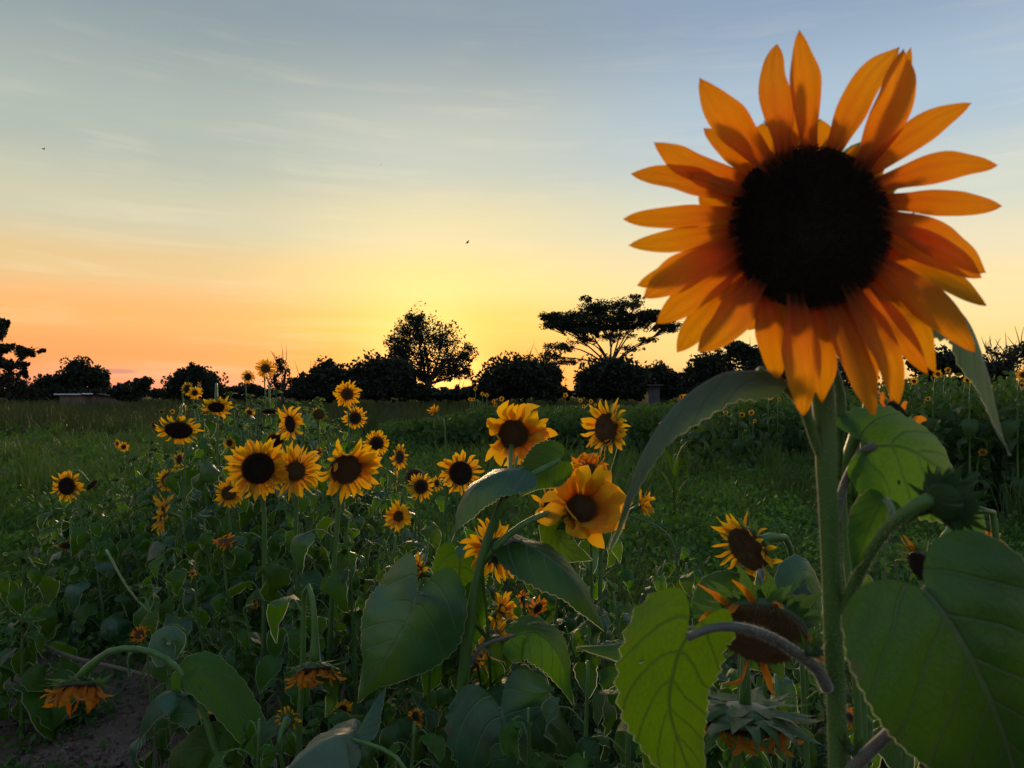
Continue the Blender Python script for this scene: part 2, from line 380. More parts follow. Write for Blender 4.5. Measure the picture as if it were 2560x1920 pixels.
# shared leaves: local +Y runs out along the leaf, +Z is its upper side, length about 1
def fringe(mb, ns, nt, base=0, w=.011):
    """the felt of short hairs along a leaf's margin"""
    mb.mi += [0] * (len(mb.f) - len(mb.mi))
    for j, jn in ((0, 1), (ns, ns - 1)):
        q0 = len(mb.v)
        for i in range(nt + 1):
            e = mb.v[base + i * (ns + 1) + j]; n_ = mb.v[base + i * (ns + 1) + jn]; d_ = (e - n_)
            d_ = d_.normalized() if d_.length > 1e-6 else Vector((0, .1, 0)); mb.v.append(e.copy()); mb.v.append(e + d_ * w); mb.uv += [(0, 0), (1, 0)]
        for i in range(nt): mb.f.append((q0 + 2 * i, q0 + 2 * i + 1, q0 + 2 * i + 3, q0 + 2 * i + 2)); mb.mi.append(1)
def leaf_variant(k):
    rs = random.Random(100 + k); d = rs.uniform(.15, .75); mb = MB()
    pts = [(0, 0, 0), (rs.uniform(-.03, .03), .3, .05 + .05 * rs.random()), (rs.uniform(-.06, .06), .62, .02 - .35 * d), (rs.uniform(-.1, .1), .88 - .12 * d, -.18 - .6 * d)]
    if k % 3 == 2:      # limp ones, folded along the midrib and hanging
        pts = [(0, 0, 0), (rs.uniform(-.05, .05), .22, .08), (rs.uniform(-.1, .1), .45, -.12), (rs.uniform(-.18, .18), .55, -.42), (rs.uniform(-.25, .25), .58, -.72)]
        blade(mb, pts, rs.uniform(.55, .8), (0, 0, 1), w_leaf, rs.uniform(.5, 1.3), 6, 11, .13, rs.uniform(.06, .13), .05, 0, k, rs.uniform(-1.1, 1.1), 0, rs.uniform(0, .2))
    else: blade(mb, pts, rs.uniform(.5, .78), (0, 0, 1), w_leaf, rs.uniform(-.4, .7), 6, 11, .14, rs.uniform(.07, .16), .05, 0, k, rs.uniform(-.8, .8), 0, rs.uniform(.05, .28))
    fringe(mb, 6, 11, 0, .013)
    ob = mb.build('leaf', [m_leaf, m_fringe]); me = ob.data; bpy.data.objects.remove(ob); return me
LEAVES = [leaf_variant(k) for k in range(18)]
def with_mat(me, m):
    c_ = me.copy(); c_.materials[0] = m; return c_
LEAF_SETS = {}
for nm, m in (('green', m_leaf), ('blue', m_leaf_blue), ('lime', m_leaf_lime), ('dark', m_leaf_dark), ('dry', m_leaf_dry)):
    LEAF_SETS[nm] = LEAVES if nm == 'green' else [with_mat(x, m) for x in LEAVES]
def petal_variant(k, kind):
    rs = random.Random(300 + k + (50 if kind == 'old' else 0)); mb = MB()
    if kind == 'old':
        c_ = rs.uniform(-.5, .5); pts = [(0, 0, 0), (rs.uniform(-.1, .1), .3, -.05), (rs.uniform(-.2, .2), .62, c_ * .5), (rs.uniform(-.35, .35), .8, c_)]
        blade(mb, pts, rs.uniform(.18, .3), (0, 0, 1), w_petal, 0, 4, 8, 0, .12, 0, .05, k, rs.uniform(-1.6, 1.6), rs.uniform(.2, .8))
    else:
        c_ = rs.uniform(-.35, .4); pts = [(0, 0, 0), (rs.uniform(-.03, .03), .35, .05), (rs.uniform(-.09, .09), .7, .06 + c_ * .5), (rs.uniform(-.2, .2), 1, c_)]
        blade(mb, pts, rs.uniform(.2, .33), (0, 0, 1), w_petal, 0, 4, 7, 0, .09, 0, .035, k, rs.uniform(-.35, .35), rs.uniform(-.1, .3))
    ob = mb.build('petal', m_petal if kind != 'old' else m_petal_old); me = ob.data; bpy.data.objects.remove(ob); return me
PETALS = [petal_variant(k, 'new') for k in range(20)]; PETALS_OLD = [petal_variant(k, 'old') for k in range(10)]
def bract_variant(k):
    rs = random.Random(500 + k); mb = MB(); c_ = rs.uniform(-.3, .5)
    pts = [(0, 0, 0), (0, .35, -.03), (rs.uniform(-.08, .08), .7, c_ * .35), (rs.uniform(-.2, .2), 1, c_)]
    blade(mb, pts, rs.uniform(.42, .6), (0, 0, 1), w_bract, rs.uniform(-.3, .3), 4, 7, 0, .04, 0, 0, k, rs.uniform(-.4, .4))
    ob = mb.build('bract', m_bract); me = ob.data; bpy.data.objects.remove(ob); return me
BRACTS = [bract_variant(k) for k in range(8)]
BRACTS_DARK = [with_mat(x, m_leaf_dark) for x in BRACTS]
def np_of(me):
    v = np.empty(len(me.vertices) * 3); me.vertices.foreach_get('co', v)
    uvv = np.zeros((len(me.vertices), 2))
    for lp, d_ in zip(me.loops, me.uv_layers[0].data): uvv[lp.vertex_index] = d_.uv
    return v.reshape(-1, 3), [tuple(p.vertices) for p in me.polygons], uvv
PET_NP = [np_of(x) for x in PETALS]; PETO_NP = [np_of(x) for x in PETALS_OLD]; BR_NP = [np_of(x) for x in BRACTS]; LF_NP = [np_of(x) for x in LEAVES]
def join_into(mb, src, mat4):
    v, f, uvv = src; b = len(mb.v); m3 = np.array(mat4.to_3x3()); t3 = np.array(mat4.translation)
    mb.v.extend(map(Vector, v @ m3.T + t3)); mb.uv.extend(map(tuple, uvv)); mb.f.extend(tuple(i + b for i in q) for q in f)

def T(x, y, z): return Matrix.Translation((x, y, z))
def RX(a): return Matrix.Rotation(a, 4, 'X')
def RY(a): return Matrix.Rotation(a, 4, 'Y')
def RZ(a): return Matrix.Rotation(a, 4, 'Z')
def SC(x, y, z): return Matrix.Diagonal((x, y, z, 1))

DISC_CACHE = {}
def disc_mesh(kind, florets):
    """unit dome, radius 1, +Z forward"""
    key = (kind, florets)
    if key in DISC_CACHE: return DISC_CACHE[key]
    mb = MB(); NR, NA = 10, 28; rs = random.Random(9)
    for i in range(NR + 1):
        r = i / NR
        for k in range(NA):
            a = 2 * math.pi * k / NA; rr = r * (1 + (.02 * math.sin(a * 3 + 1) + rs.uniform(-.012, .012)) * (i > 7))
            z = .16 * (1 - r ** 2.6) - .06 * math.exp(-(r / .28) ** 2)
            mb.v.append(Vector((rr * math.cos(a), rr * math.sin(a), z))); mb.uv.append((a / 6.283, r))
    for i in range(NR):
        for k in range(NA):
            q = i * NA; mb.f.append((q + k, q + NA + k, q + NA + (k + 1) % NA, q + (k + 1) % NA))
    m = {'black': m_disc, 'brown': m_disc_brown, 'hero': m_disc_hero}[kind]
    ob = mb.build('seed_disc', m); me = ob.data; bpy.data.objects.remove(ob); DISC_CACHE[key] = me; return me
FLOR_CACHE = {}
def floret_mesh(n, kind, h=.05):
    key = (n, kind, h)
    if key in FLOR_CACHE: return FLOR_CACHE[key]
    mb = MB(); ga = math.pi * (3 - math.sqrt(5)); rs = random.Random(3)
    for i in range(n):
        r = math.sqrt((i + .5) / n); a = i * ga
        z = .16 * (1 - r ** 2.6) - .06 * math.exp(-(r / .28) ** 2) - .004
        s = .95 / math.sqrt(n) * 1.25; hh = h * (.5 + .9 * r) * rs.uniform(.6, 1.3); c0 = Vector((r * math.cos(a), r * math.sin(a), z))
        b = len(mb.v); tilt = Vector((math.cos(a), math.sin(a), 0)) * hh * .35 * (r - .3)
        for k in range(4):
            th = a + k * math.pi / 2
            mb.v.append(c0 + Vector((math.cos(th), math.sin(th), 0)) * s * .8); mb.uv.append((0, r))
        mb.v.append(c0 + tilt + Vector((rs.uniform(-.3, .3) * s, rs.uniform(-.3, .3) * s, hh))); mb.uv.append((1, r))
        for k in range(4): mb.f.append((b + k, b + (k + 1) % 4, b + 4))
    ob = mb.build('floret_spiral', m_seed if kind != 'brown' else m_seed_brown, smooth=False); me = ob.data; bpy.data.objects.remove(ob); FLOR_CACHE[key] = me; return me
mb = MB(); NA = 24
for i in range(9):                                   # receptacle: closed shallow bowl, radius 1
    t = i / 8; r = [.03, .45, .8, .98, 1.05, 1.0, .8, .4, .03][i]; z = [.02, .02, .01, .0, -.08, -.2, -.32, -.40, -.44][i]
    for k in range(NA):
        a = 2 * math.pi * k / NA; mb.v.append(Vector((r * math.cos(a), r * math.sin(a), z))); mb.uv.append((k / NA, t))
for i in range(8):
    for k in range(NA):
        q = i * NA; mb.f.append((q + k, q + (k + 1) % NA, q + NA + (k + 1) % NA, q + NA + k)[::-1])
_o = mb.build('flower_head', m_recept); RECEPT = _o.data; bpy.data.objects.remove(_o)

def facing(c, yaw, pitch):
    ray = Vector((c.x, c.y, c.z - CAM_H)).normalized(); a0 = math.atan2(-ray.x, ray.y)   # turn so that yaw 0 looks back along the ray
    y, p = R(yaw), R(pitch)
    f = Vector((math.sin(y) * math.cos(p), -math.cos(y) * math.cos(p), math.sin(p)))
    return Matrix.Rotation(a0, 3, 'Z') @ f
def frame(f, roll=0):
    z = f.normalized(); x = Vector((0, 0, 1)).cross(z)
    if x.length < .1: x = Vector((1, 0, 0))
    x.normalize(); y = z.cross(x)
    m = Matrix((x, y, z)).transposed().to_4x4()
    return m @ RZ(roll)

def make_head(plant, c_local, f, Rd, Lp, n=26, state='open', disc='black', near=False, mid=True, seed=0, bracts=16, bl=.75, florets=None, tilt=0, droop=0, petals=True, blift=0, gap=None, pw=1.0, lpm=1.0):
    """flower_head > seed_disc, petal..., bract...; Rd disc radius, Lp petal length"""
    rs = random.Random(seed); hd = obj('flower_head', RECEPT, plant)
    hd.matrix_local = Matrix.Translation(c_local) @ frame(f, rs.uniform(-.3, .3)) @ SC(Rd * .98, Rd * .98, Rd * .98)
    inv = 1 / .98
    d_ = obj('seed_disc', disc_mesh(disc, 0), hd); d_.matrix_local = T(0, 0, .03) @ SC(.98, .98, 1)
    if florets is None: florets = 500 if near else 0
    if florets:
        fl = obj('floret_spiral', floret_mesh(florets, disc, .09), hd); fl.matrix_local = T(0, 0, .035); fl['kind'] = 'stuff'
    rot = (hd.matrix_local.to_3x3()).inverted() @ Vector((0, 0, -1)); rot.normalize()       # gravity in the head's space
    ga = math.atan2(rot.y, rot.x)
    k_ = Lp / Rd * lpm; pw = pw / lpm ** .5; jp = MB(); src = PETALS_OLD if state == 'old' else PETALS
    if petals:
        n = int(n * 1.25)
        for i in range(n):
            lay = i % 2; a = 2 * math.pi * (i + rs.uniform(-.35, .35)) / n
            if gap and rs.random() < gap: continue
            hang = math.cos(a + math.pi / 2 - ga)                     # 1 when this petal points straight down
            L = k_ * rs.choice((.8, .92, 1, 1.05, 1.12)) * rs.uniform(.93, 1.07) * (1 - .12 * lay); w = k_ * rs.uniform(.7, 1.3) * (1.15 if n < 30 else .95) * pw
            tl = R(tilt) + rs.uniform(-.28, .34) - lay * .12
            if droop: tl += droop * rs.uniform(.3, 1) * (1 - hang) * .5 * (1 if abs(f.z) < .7 else 0)
            if state == 'ragged': tl += rs.uniform(-.35, .55); w *= rs.uniform(.7, 1.2)
            # the petal turns towards gravity within the plane when it droops
            aa = a + (droop * .55 * math.sin(ga - math.pi / 2 - a) if droop else 0)
            m4 = RZ(aa) @ T(0, .86, -.02 - .03 * lay) @ RX(tl) @ RY(rs.uniform(-.5, .5)) @ SC(w, L, L)
            idx = rs.randrange(len(src))
            if mid: po = obj('petal', src[idx], hd); po.matrix_local = m4
            else: join_into(jp, (PETO_NP if state == 'old' else PET_NP)[idx], m4)
        if not mid:
            po = jp.build('petal_ring', m_petal_old if state == 'old' else m_petal, hd); po['kind'] = 'stuff'
    jb = MB()
    for i in range(bracts):
        a = 2 * math.pi * (i + rs.uniform(-.3, .3)) / bracts; lay = i % 3
        m4 = RZ(a) @ T(0, .9 - .2 * lay, -.1 - .14 * lay) @ RX(-.12 + .12 * lay + rs.uniform(-.35, .3) + blift) @ RY(rs.uniform(-.2, .2)) @ SC(bl * rs.uniform(.9, 1.2), bl * rs.uniform(.8, 1.25), bl)
        idx = rs.randrange(len(BRACTS))
        if near: bo = obj('bract', BRACTS[idx], hd); bo.matrix_local = m4
        else: join_into(jb, BR_NP[idx], m4)
    if not near and bracts:
        bo = jb.build('bract_collar', m_bract, hd); bo['kind'] = 'stuff'
    return hd

def add_hair(mb, curve, radii, n, length, seed=0):
    rs = random.Random(seed); m = len(curve) - 1
    for i in range(n):
        x = rs.random() * m; j = int(x); t = x - j; p = curve[j].lerp(curve[j + 1], t); tan = (curve[j + 1] - curve[j]).normalized()
        g = x / m * (len(radii) - 1); q = min(int(g), len(radii) - 2); r = radii[q] + (radii[q + 1] - radii[q]) * (g - q)
        o = tan.cross(Vector((rs.gauss(0, 1), rs.gauss(0, 1), rs.gauss(0, 1)))).normalized()
        w = tan.cross(o) * length * .07; b = len(mb.v); L = length * rs.uniform(.4, 1.3)
        tip = p + o * (r + L) + tan * L * rs.uniform(-.3, .5) + w * rs.uniform(-8, 8)
        mb.v += [p + o * r * .95 - w, p + o * r * .95 + w, tip]; mb.f.append((b, b + 1, b + 2))

def place_leaf(plant, base, az_, pitch, roll, size, tone, rs, petiole_from=None, mbst=None, pr=.0022, name='leaf'):
    """one shared leaf on the plant, plus its stalk in the stem mesh"""
    lo = obj(name, LEAF_SETS[tone][rs.randrange(len(LEAVES))], plant)
    lo.matrix_local = Matrix.Translation(base) @ RZ(az_) @ RX(-pitch) @ RY(roll) @ SC(size * rs.uniform(.85, 1.15), size, size)
    if petiole_from is not None:
        out_ = Vector((-math.sin(az_), math.cos(az_), 0)); mid_ = petiole_from.lerp(base, .55) + Vector((0, 0, .22 * (base - petiole_from).length))
        tube(mbst, [petiole_from, mid_, base + out_ * .0], [pr * 1.25, pr, pr * .8], 5, 6, False)
    return lo

def leafy(plant, path, rs, mbst, n, size, t0=.25, t1=.95, tones=('green', 'blue', 'dark', 'lime'), wts=(5, 2.5, 2, 2.6), pmul=1.0, seedaz=0):
    """leaves in a loose spiral up the stalk PATH (plant-local points)"""
    for i in range(n):
        t = t0 + (t1 - t0) * (i + rs.uniform(0, .7)) / n; x = t * (len(path) - 1); j = min(int(x), len(path) - 2)
        p = path[j].lerp(path[j + 1], x - j); a = seedaz + i * 2.4 + rs.uniform(-.5, .5)
        sz = size * (1.15 - .62 * t) * rs.uniform(.75, 1.2)
        out_ = Vector((-math.sin(a), math.cos(a), 0)); lp = sz * rs.uniform(.5, .9) * pmul
        e = p + out_ * lp * .85 + Vector((0, 0, lp * rs.uniform(.15, .6)))
        place_leaf(plant, e, a, rs.uniform(.35, 1.25), rs.uniform(-.5, .5), sz, rs.choices(tones, wts)[0], rs, p, mbst, .0014 + sz * .007)

HEADS = []; LANDMARK = []      # (u, v, phrase) of flowers that can be named
def flower_plant(u, v, d, dia, label, phrase=None, disc_frac=.45, yaw=0, pitch=0, state='open', disc='black', n=26, near=False, mid=None, seed=None, base_du=0, nleaf=6, lsize=.16, sr=.006, bl=.75, tilt=0, droop=0, bracts=14, florets=None, group=None, cat='sunflower', base_y=.06, stemtop=.1, petals=True, blift=0, gap=None, lean=None, name='sunflower_plant', pw=1.0, lpm=1.0):
    """a sunflower whose head the photograph shows at (u, v), DIA pixels across"""
    seed = seed if seed is not None else int(u * 7 + v); HEADS.append((u, v, d, dia))
    rs = random.Random(seed); c = P(u, v, d); Rt = dia / 2 * d / F_PX; Rd = Rt * disc_frac; Lp = (Rt - Rd * .86) * 1.06
    base = Vector((c.x + base_du * d / F_PX, c.y + base_y, 0)); pl = empty(name, base)
    tag(pl, label, cat, group)
    if abs(yaw) < 12 and abs(pitch) < 12: yaw += rs.uniform(-16, 16); pitch += rs.uniform(-15, 10)
    f = facing(c, yaw, pitch); cl = c - base; e = cl - f * Rd * .4
    a = e - f * stemtop * (.6 + .8 * max(0, -f.z)) + Vector((0, 0, -.25 * stemtop if f.z > -.4 else stemtop * .25))
    h = cl.z; wob = Vector((rs.uniform(-.02, .02), rs.uniform(-.01, .03), 0))
    pts = [Vector((0, 0, 0)), Vector((0, 0, h * .4)) + wob]
    if f.z < -.4: pts += [Vector((a.x * .75 - f.x * stemtop * 1.0, a.y * .75 - f.y * stemtop, a.z - stemtop * 1.1)), a, e]
    else: pts += [Vector((a.x * .6, a.y * .8, h * .8)), a, e]
    if lean: pts = [Vector((0, 0, 0))] + [P(*q) - base for q in lean] + ([e] if f.z < -.4 else [a, e])
    mb = MB(); path = tube(mb, pts, [sr * 1.5, sr * 1.4, sr * 1.3, sr * 1.2, sr * 1.1, sr, sr, sr * .95, sr * .9, sr * .9, sr * .85, sr * .85, sr * .85, sr * .9, sr * 1.1, sr * (2 if near else 1.2)], 8, 32)
    if nleaf: leafy(pl, path, rs, mb, nleaf, lsize, .3, .76)
    mb.build('stem', m_stem, pl)
    if mid is None: mid = dia >= 55
    make_head(pl, cl, f, Rd, Lp, n, state, disc, near, mid, seed, bracts, bl, florets, tilt, droop, petals, blift, gap, pw, lpm)
    if phrase: LANDMARK.append((u, v, phrase))
    return pl, path, base

# ================================================================== the ground
gx = np.concatenate([np.linspace(-400, -14, 20), np.linspace(-12, 12, 60), np.linspace(14, 400, 20)]); gy = np.concatenate([np.linspace(-30, 0, 8), np.linspace(.4, 14, 70), np.linspace(15, 90, 50), np.linspace(110, 1500, 14)])
def gz(x, y):
    if y > 90 or y < -5: return 0
    return .05 * noise.noise((x * .35, y * .35, 0)) + (.025 * noise.noise((x * 2.1, y * 2.1, 3)) if y < 14 and abs(x) < 12 else 0)
gv = np.array([(x, y, gz(x, y)) for y in gy for x in gx]); nxg = len(gx)
gf = np.array([(j * nxg + i, j * nxg + i + 1, (j + 1) * nxg + i + 1, (j + 1) * nxg + i) for j in range(len(gy) - 1) for i in range(nxg - 1)])
ground = obj('ground', np_mesh('ground', gv, gf, m_ground, smooth=True)); tag(ground, kind='structure')

def blades(name, x, y, h, w, m, bend=.35, yaw=None, label=None):
    """many narrow curved blades, one each at (x, y)"""
    n = len(x); a = rng.uniform(0, 2 * np.pi, n); la = rng.uniform(0, 2 * np.pi, n); b = h * bend * rng.uniform(.2, 1.3, n)
    cx, sx_ = np.cos(a) * w / 2, np.sin(a) * w / 2; lx, ly = np.cos(la) * b, np.sin(la) * b
    z0 = np.full(n, -.03)
    v = np.stack([np.stack([x - cx, y - sx_, z0], 1), np.stack([x + cx, y + sx_, z0], 1),
                  np.stack([x + cx * .7 + lx * .35, y + sx_ * .7 + ly * .35, h * .6], 1), np.stack([x - cx * .7 + lx * .35, y - sx_ * .7 + ly * .35, h * .6], 1),
                  np.stack([x + lx, y + ly, h], 1)], 1).reshape(-1, 3)
    i0 = np.arange(n)[:, None] * 5
    f = np.concatenate([i0 + np.array([[0, 1, 2]]), i0 + np.array([[0, 2, 3]]), i0 + np.array([[3, 2, 4]])], 0)
    o = obj(name, np_mesh(name, v, f, m)); tag(o, label, kind='stuff'); return o
def leaflets(x, y, z, s, tiltz=.7):
    """small folded leaf quads at the points given"""
    n = len(x); a = rng.uniform(0, 2 * np.pi, n); nz_ = rng.uniform(-tiltz, 1, n); r = np.sqrt(np.maximum(1 - nz_ ** 2, 0)); nx_, ny_ = r * np.cos(a), r * np.sin(a)
    N_ = np.stack([nx_, ny_, nz_], 1); q = rng.normal(size=(n, 3)); U = np.cross(N_, q); U /= np.linalg.norm(U, axis=1)[:, None] + 1e-9; V_ = np.cross(N_, U)
    c = np.stack([x, y, z], 1); s = s[:, None]
    v = np.stack([c - U * s * .5, c + V_ * s * .3, c + U * s * .55, c - V_ * s * .3], 1).reshape(-1, 3)
    return v, np.arange(n * 4).reshape(-1, 4)
def pix_sample(n, u0, u1, v0, v1, power=1.0):
    """ground points spread evenly over what the eye sees between two lines of sight"""
    vv = v0 + (v1 - v0) * rng.random(n) ** power; d = CAM_H * F_PX / (vv - HOR); uu = rng.uniform(u0, u1, n)
    return (uu - 1280) / F_PX * d, d
def nz2(x, y, s, o=0): return np.array([noise.noise((a * s + o, b * s, o)) for a, b in zip(x, y)])

# short field weeds and grass, west and middle
x, y = pix_sample(60000, -500, 3000, 1035, 1560, .9)
k = nz2(x, y, .5); keep = (y > 4.2) & (k > -.35); x, y, k = x[keep], y[keep], k[keep]
blades('field_grass', x, y, (.06 + .010 * y) * rng.uniform(.5, 1.3, len(x)) * (1 + k), .006 + .0016 * y, m_grass, .5, label='short dark green grass covering the open field')
# scattered taller weeds poking out of the field
x, y = pix_sample(260, -300, 2900, 1080, 1330); X = np.repeat(x, 30) + rng.normal(0, .09, len(x) * 30); Y = np.repeat(y, 30) + rng.normal(0, .09, len(x) * 30)
blades('tall_weeds', X, Y, np.repeat(rng.uniform(.25, .7, len(x)), 30) * rng.uniform(.5, 1.2, len(X)), .008 + .0009 * Y, m_grass, .5, label='scattered taller weed tufts poking out of the open field')
# clumpy broad-leaved ground cover
x, y = pix_sample(9000, -600, 3100, 1055, 1640, .85); k = nz2(x, y, .9, 5); keep = (k > -.12) & (y > 3.6); x, y, k = x[keep], y[keep], k[keep]
m_ = 14; X = np.repeat(x, m_); Y = np.repeat(y, m_); K = np.repeat(k, m_); sc = .05 + .006 * Y
X = X + rng.normal(0, 1, len(X)) * sc * 1.6; Y2 = Y + rng.normal(0, 1, len(X)) * sc * 1.6
Z = np.abs(rng.normal(0, 1, len(X))) * (.05 + .16 * np.clip(K + .25, 0, 1)) * (.6 + .03 * Y) + .02
v, f = leaflets(X, Y2, Z, (.022 + .0042 * Y) * rng.uniform(.6, 1.5, len(X)))
tag(obj('ground_cover', np_mesh('ground_cover', v, f, m_cover)), 'low leafy weeds and vines spread in clumps over the field', kind='stuff')
# sparse weeds on the bare soil in front
x, y = pix_sample(420, -100, 1000, 1450, 2100); k = nz2(x, y, 1.6, 9); keep = k > .02; x, y = x[keep], y[keep]
m_ = 26; X = np.repeat(x, m_) + rng.normal(0, .045, len(x) * m_); Y = np.repeat(y, m_) + rng.normal(0, .045, len(x) * m_)
Z = np.abs(rng.normal(0, .035, len(X))) + .01
v, f = leaflets(X, Y, Z, .028 * rng.uniform(.5, 1.5, len(X)), .3)
tag(obj('soil_weeds', np_mesh('soil_weeds', v, f, m_cover)), 'sparse small weeds sprouting from the bare reddish soil', kind='stuff')
x, y = pix_sample(2600, -200, 900, 1500, 2100); v, f = leaflets(x, y, .012 + .02 * rng.random(len(x)), .022 * rng.uniform(.4, 1.8, len(x)), .1)
tag(obj('leaf_litter', np_mesh('leaf_litter', v, f, m_stem_dry)), 'dry leaf scraps littering the bare soil', kind='stuff')
x, y = pix_sample(3000, -200, 900, 1500, 2100); n_ = len(x); sz_ = .008 * rng.lognormal(0, .6, n_); oc = np.array([(1, 0, 0), (0, 1, 0), (-1, 0, 0), (0, -1, 0), (0, 0, .7), (0, 0, -.7)])
v = (np.stack([x, y, np.array([gz(a_, b_) for a_, b_ in zip(x, y)])], 1)[:, None, :] + oc[None] * sz_[:, None, None] * rng.uniform(.6, 1.4, (n_, 6, 1))).reshape(-1, 3)
f = (np.arange(n_)[:, None, None] * 6 + np.array([(0, 1, 4), (1, 2, 4), (2, 3, 4), (3, 0, 4), (1, 0, 5), (2, 1, 5), (3, 2, 5), (0, 3, 5)])[None]).reshape(-1, 3)
tag(obj('soil_clods', np_mesh('soil_clods', v, f, m_ground)), 'small crumbly clods scattered over the bare soil', kind='stuff')
# band of tall dry-tipped grass before the trees
x = rng.uniform(-80, 40, 90000); y = 24 + 56 * rng.random(90000) ** 1.3; keep = np.abs(x) < y * .95; x, y = x[keep], y[keep]; k = nz2(x, y, .3, 2)
blades('tall_grass', x, y, (.75 + .45 * k) * rng.uniform(.6, 1.25, len(x)), .02 + .0007 * y, m_tall, .35, label='band of tall dry-tipped grass in front of the trees')
# dry bare stalks and litter low in the patch
x, y = pix_sample(2600, 350, 2500, 1450, 2300); k = nz2(x, y, 1.1, 4); keep = k > -.1; x, y = x[keep], y[keep]
blades('dry_stubble', x, y, rng.uniform(.15, .62, len(x)), .006 + 0 * x, m_stem_dry, .28, label='thin dry weed stalks standing among the sunflower stems')

# ================================================================== trees and bushes
def tree(name, label, d, blobs, trunk=None, leaf=.2, per=1500, clus=26, tight=.3, mat=m_crown, cat='tree', group='trees along the edge of the field', limbs=True, seed=0, flat=1.0, twigs=0, trunk_r=.28, core=0, limb_r=.07):
    """trunk = (u, v) at its foot; blobs = (u, v, ru, rv[, weight]) in the photograph's pixels, D metres away"""
    rs = random.Random(seed); r_ = np.random.default_rng(seed); s = d / F_PX
    u0 = trunk[0] if trunk else sum(b[0] for b in blobs) / len(blobs)
    base = Vector(((u0 - 1280) * s, d, 0)); root = empty(name, base); tag(root, label, cat, group)
    pts, sz, tips = [], [], []
    for b in blobs:
        c = np.array(P(b[0], b[1], d)) + np.array([0, r_.uniform(-.4, .4) * b[2] * s, 0]); R3 = np.array([b[2] * s, b[2] * s * .8, b[3] * s]); wt = b[4] if len(b) > 4 else 1
        nc = max(3, int(clus * wt)); dirs = r_.normal(size=(nc, 3)); dirs /= np.linalg.norm(dirs, axis=1)[:, None]
        cc = c + dirs * R3 * (r_.random((nc, 1)) ** .45) * r_.choice([.8, .95, 1.05, 1.2], (nc, 1)); tips += [(Vector(c), Vector(q)) for q in cc[:: max(1, nc // 14)]]
        npc = max(6, int(per * wt / nc)); rad = np.minimum(R3.min() * tight * 1.6, R3 * np.array([1, 1, flat]) * tight * 1.5) if flat > .9 else R3 * np.array([.2, .2, .6])
        g = r_.normal(size=(nc, npc, 3)); g /= np.maximum(1, np.linalg.norm(g, axis=2, keepdims=True) / 1.25)
        pts.append((cc[:, None, :] + g * rad * r_.uniform(.5, 1.3, (nc, 1, 1))).reshape(-1, 3))
        if core:
            m2 = int(per * wt * core); g = r_.normal(size=(m2, 3)); g /= np.linalg.norm(g, axis=1)[:, None]
            pts.append(c + g * R3 * (r_.random((m2, 1)) ** .4) * .88)
    p = np.concatenate(pts); p = p[p[:, 2] > .1]; p = p - np.array(base)
    global rng; keep_ = rng; rng = r_
    v, f = leaflets(p[:, 0], p[:, 1], p[:, 2], leaf * r_.uniform(.55, 1.5, len(p)), 1)
    rng = keep_
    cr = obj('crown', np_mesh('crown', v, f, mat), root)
    mb = MB(); top = Vector(P(*(blobs[0][:2]), d)) - base
    if trunk:
        h = max(1.0, min(Vector(P(b[0], b[1] + b[3], d)).z for b in blobs)); h = min(h, top.z * .7)
        fork = Vector((top.x * .25, 0, h))
        tube(mb, [Vector((0, 0, -.2)), Vector((rs.uniform(-.1, .1), 0, h * .5)), fork], [trunk_r * 1.3, trunk_r, trunk_r * .8], 9, 8)
    else: fork = Vector((0, 0, .2))
    if limbs:
        for b in (blobs[:14] if flat < .75 else blobs):
            q = Vector(P(b[0], b[1], d)) - base; m_ = fork.lerp(q, .5) + Vector((rs.uniform(-.4, .4), rs.uniform(-.3, .3), rs.uniform(-.1, .5)))
            tube(mb, [fork, m_, q], [limb_r * 2, limb_r * 1.3, limb_r * .6], 6, 8, False)
        for c, q in tips:
            c, q = c - base, q - base; tube(mb, [c.lerp(fork, .25), c.lerp(q, .5) + Vector((0, 0, rs.uniform(-.2, .2))), q], [limb_r * .55, limb_r * .35, limb_r * .15], 5, 5, False)
    tw = MB()
    for _ in range(twigs):
        b = rs.choice(blobs); a = rs.uniform(-1.1, 1.1); q0 = Vector(P(b[0] + math.sin(a) * b[2] * .8, b[1] - math.cos(a) * b[3] * .8, d)) - base
        L = rs.uniform(.4, 1.3); q1 = q0 + Vector((math.sin(a) * .5 + rs.uniform(-.3, .3), rs.uniform(-.3, .3), 1)).normalized() * L
        tube(tw, [q0, q0.lerp(q1, .5) + Vector((rs.uniform(-.06, .06), 0, 0)), q1], [.03, .02, .008], 4, 4, False)
    if mb.f: mb.build('trunk', m_bark, root)
    if tw.f: tag(tw.build('twig_tuft', m_bark, root), kind='stuff')
    return root

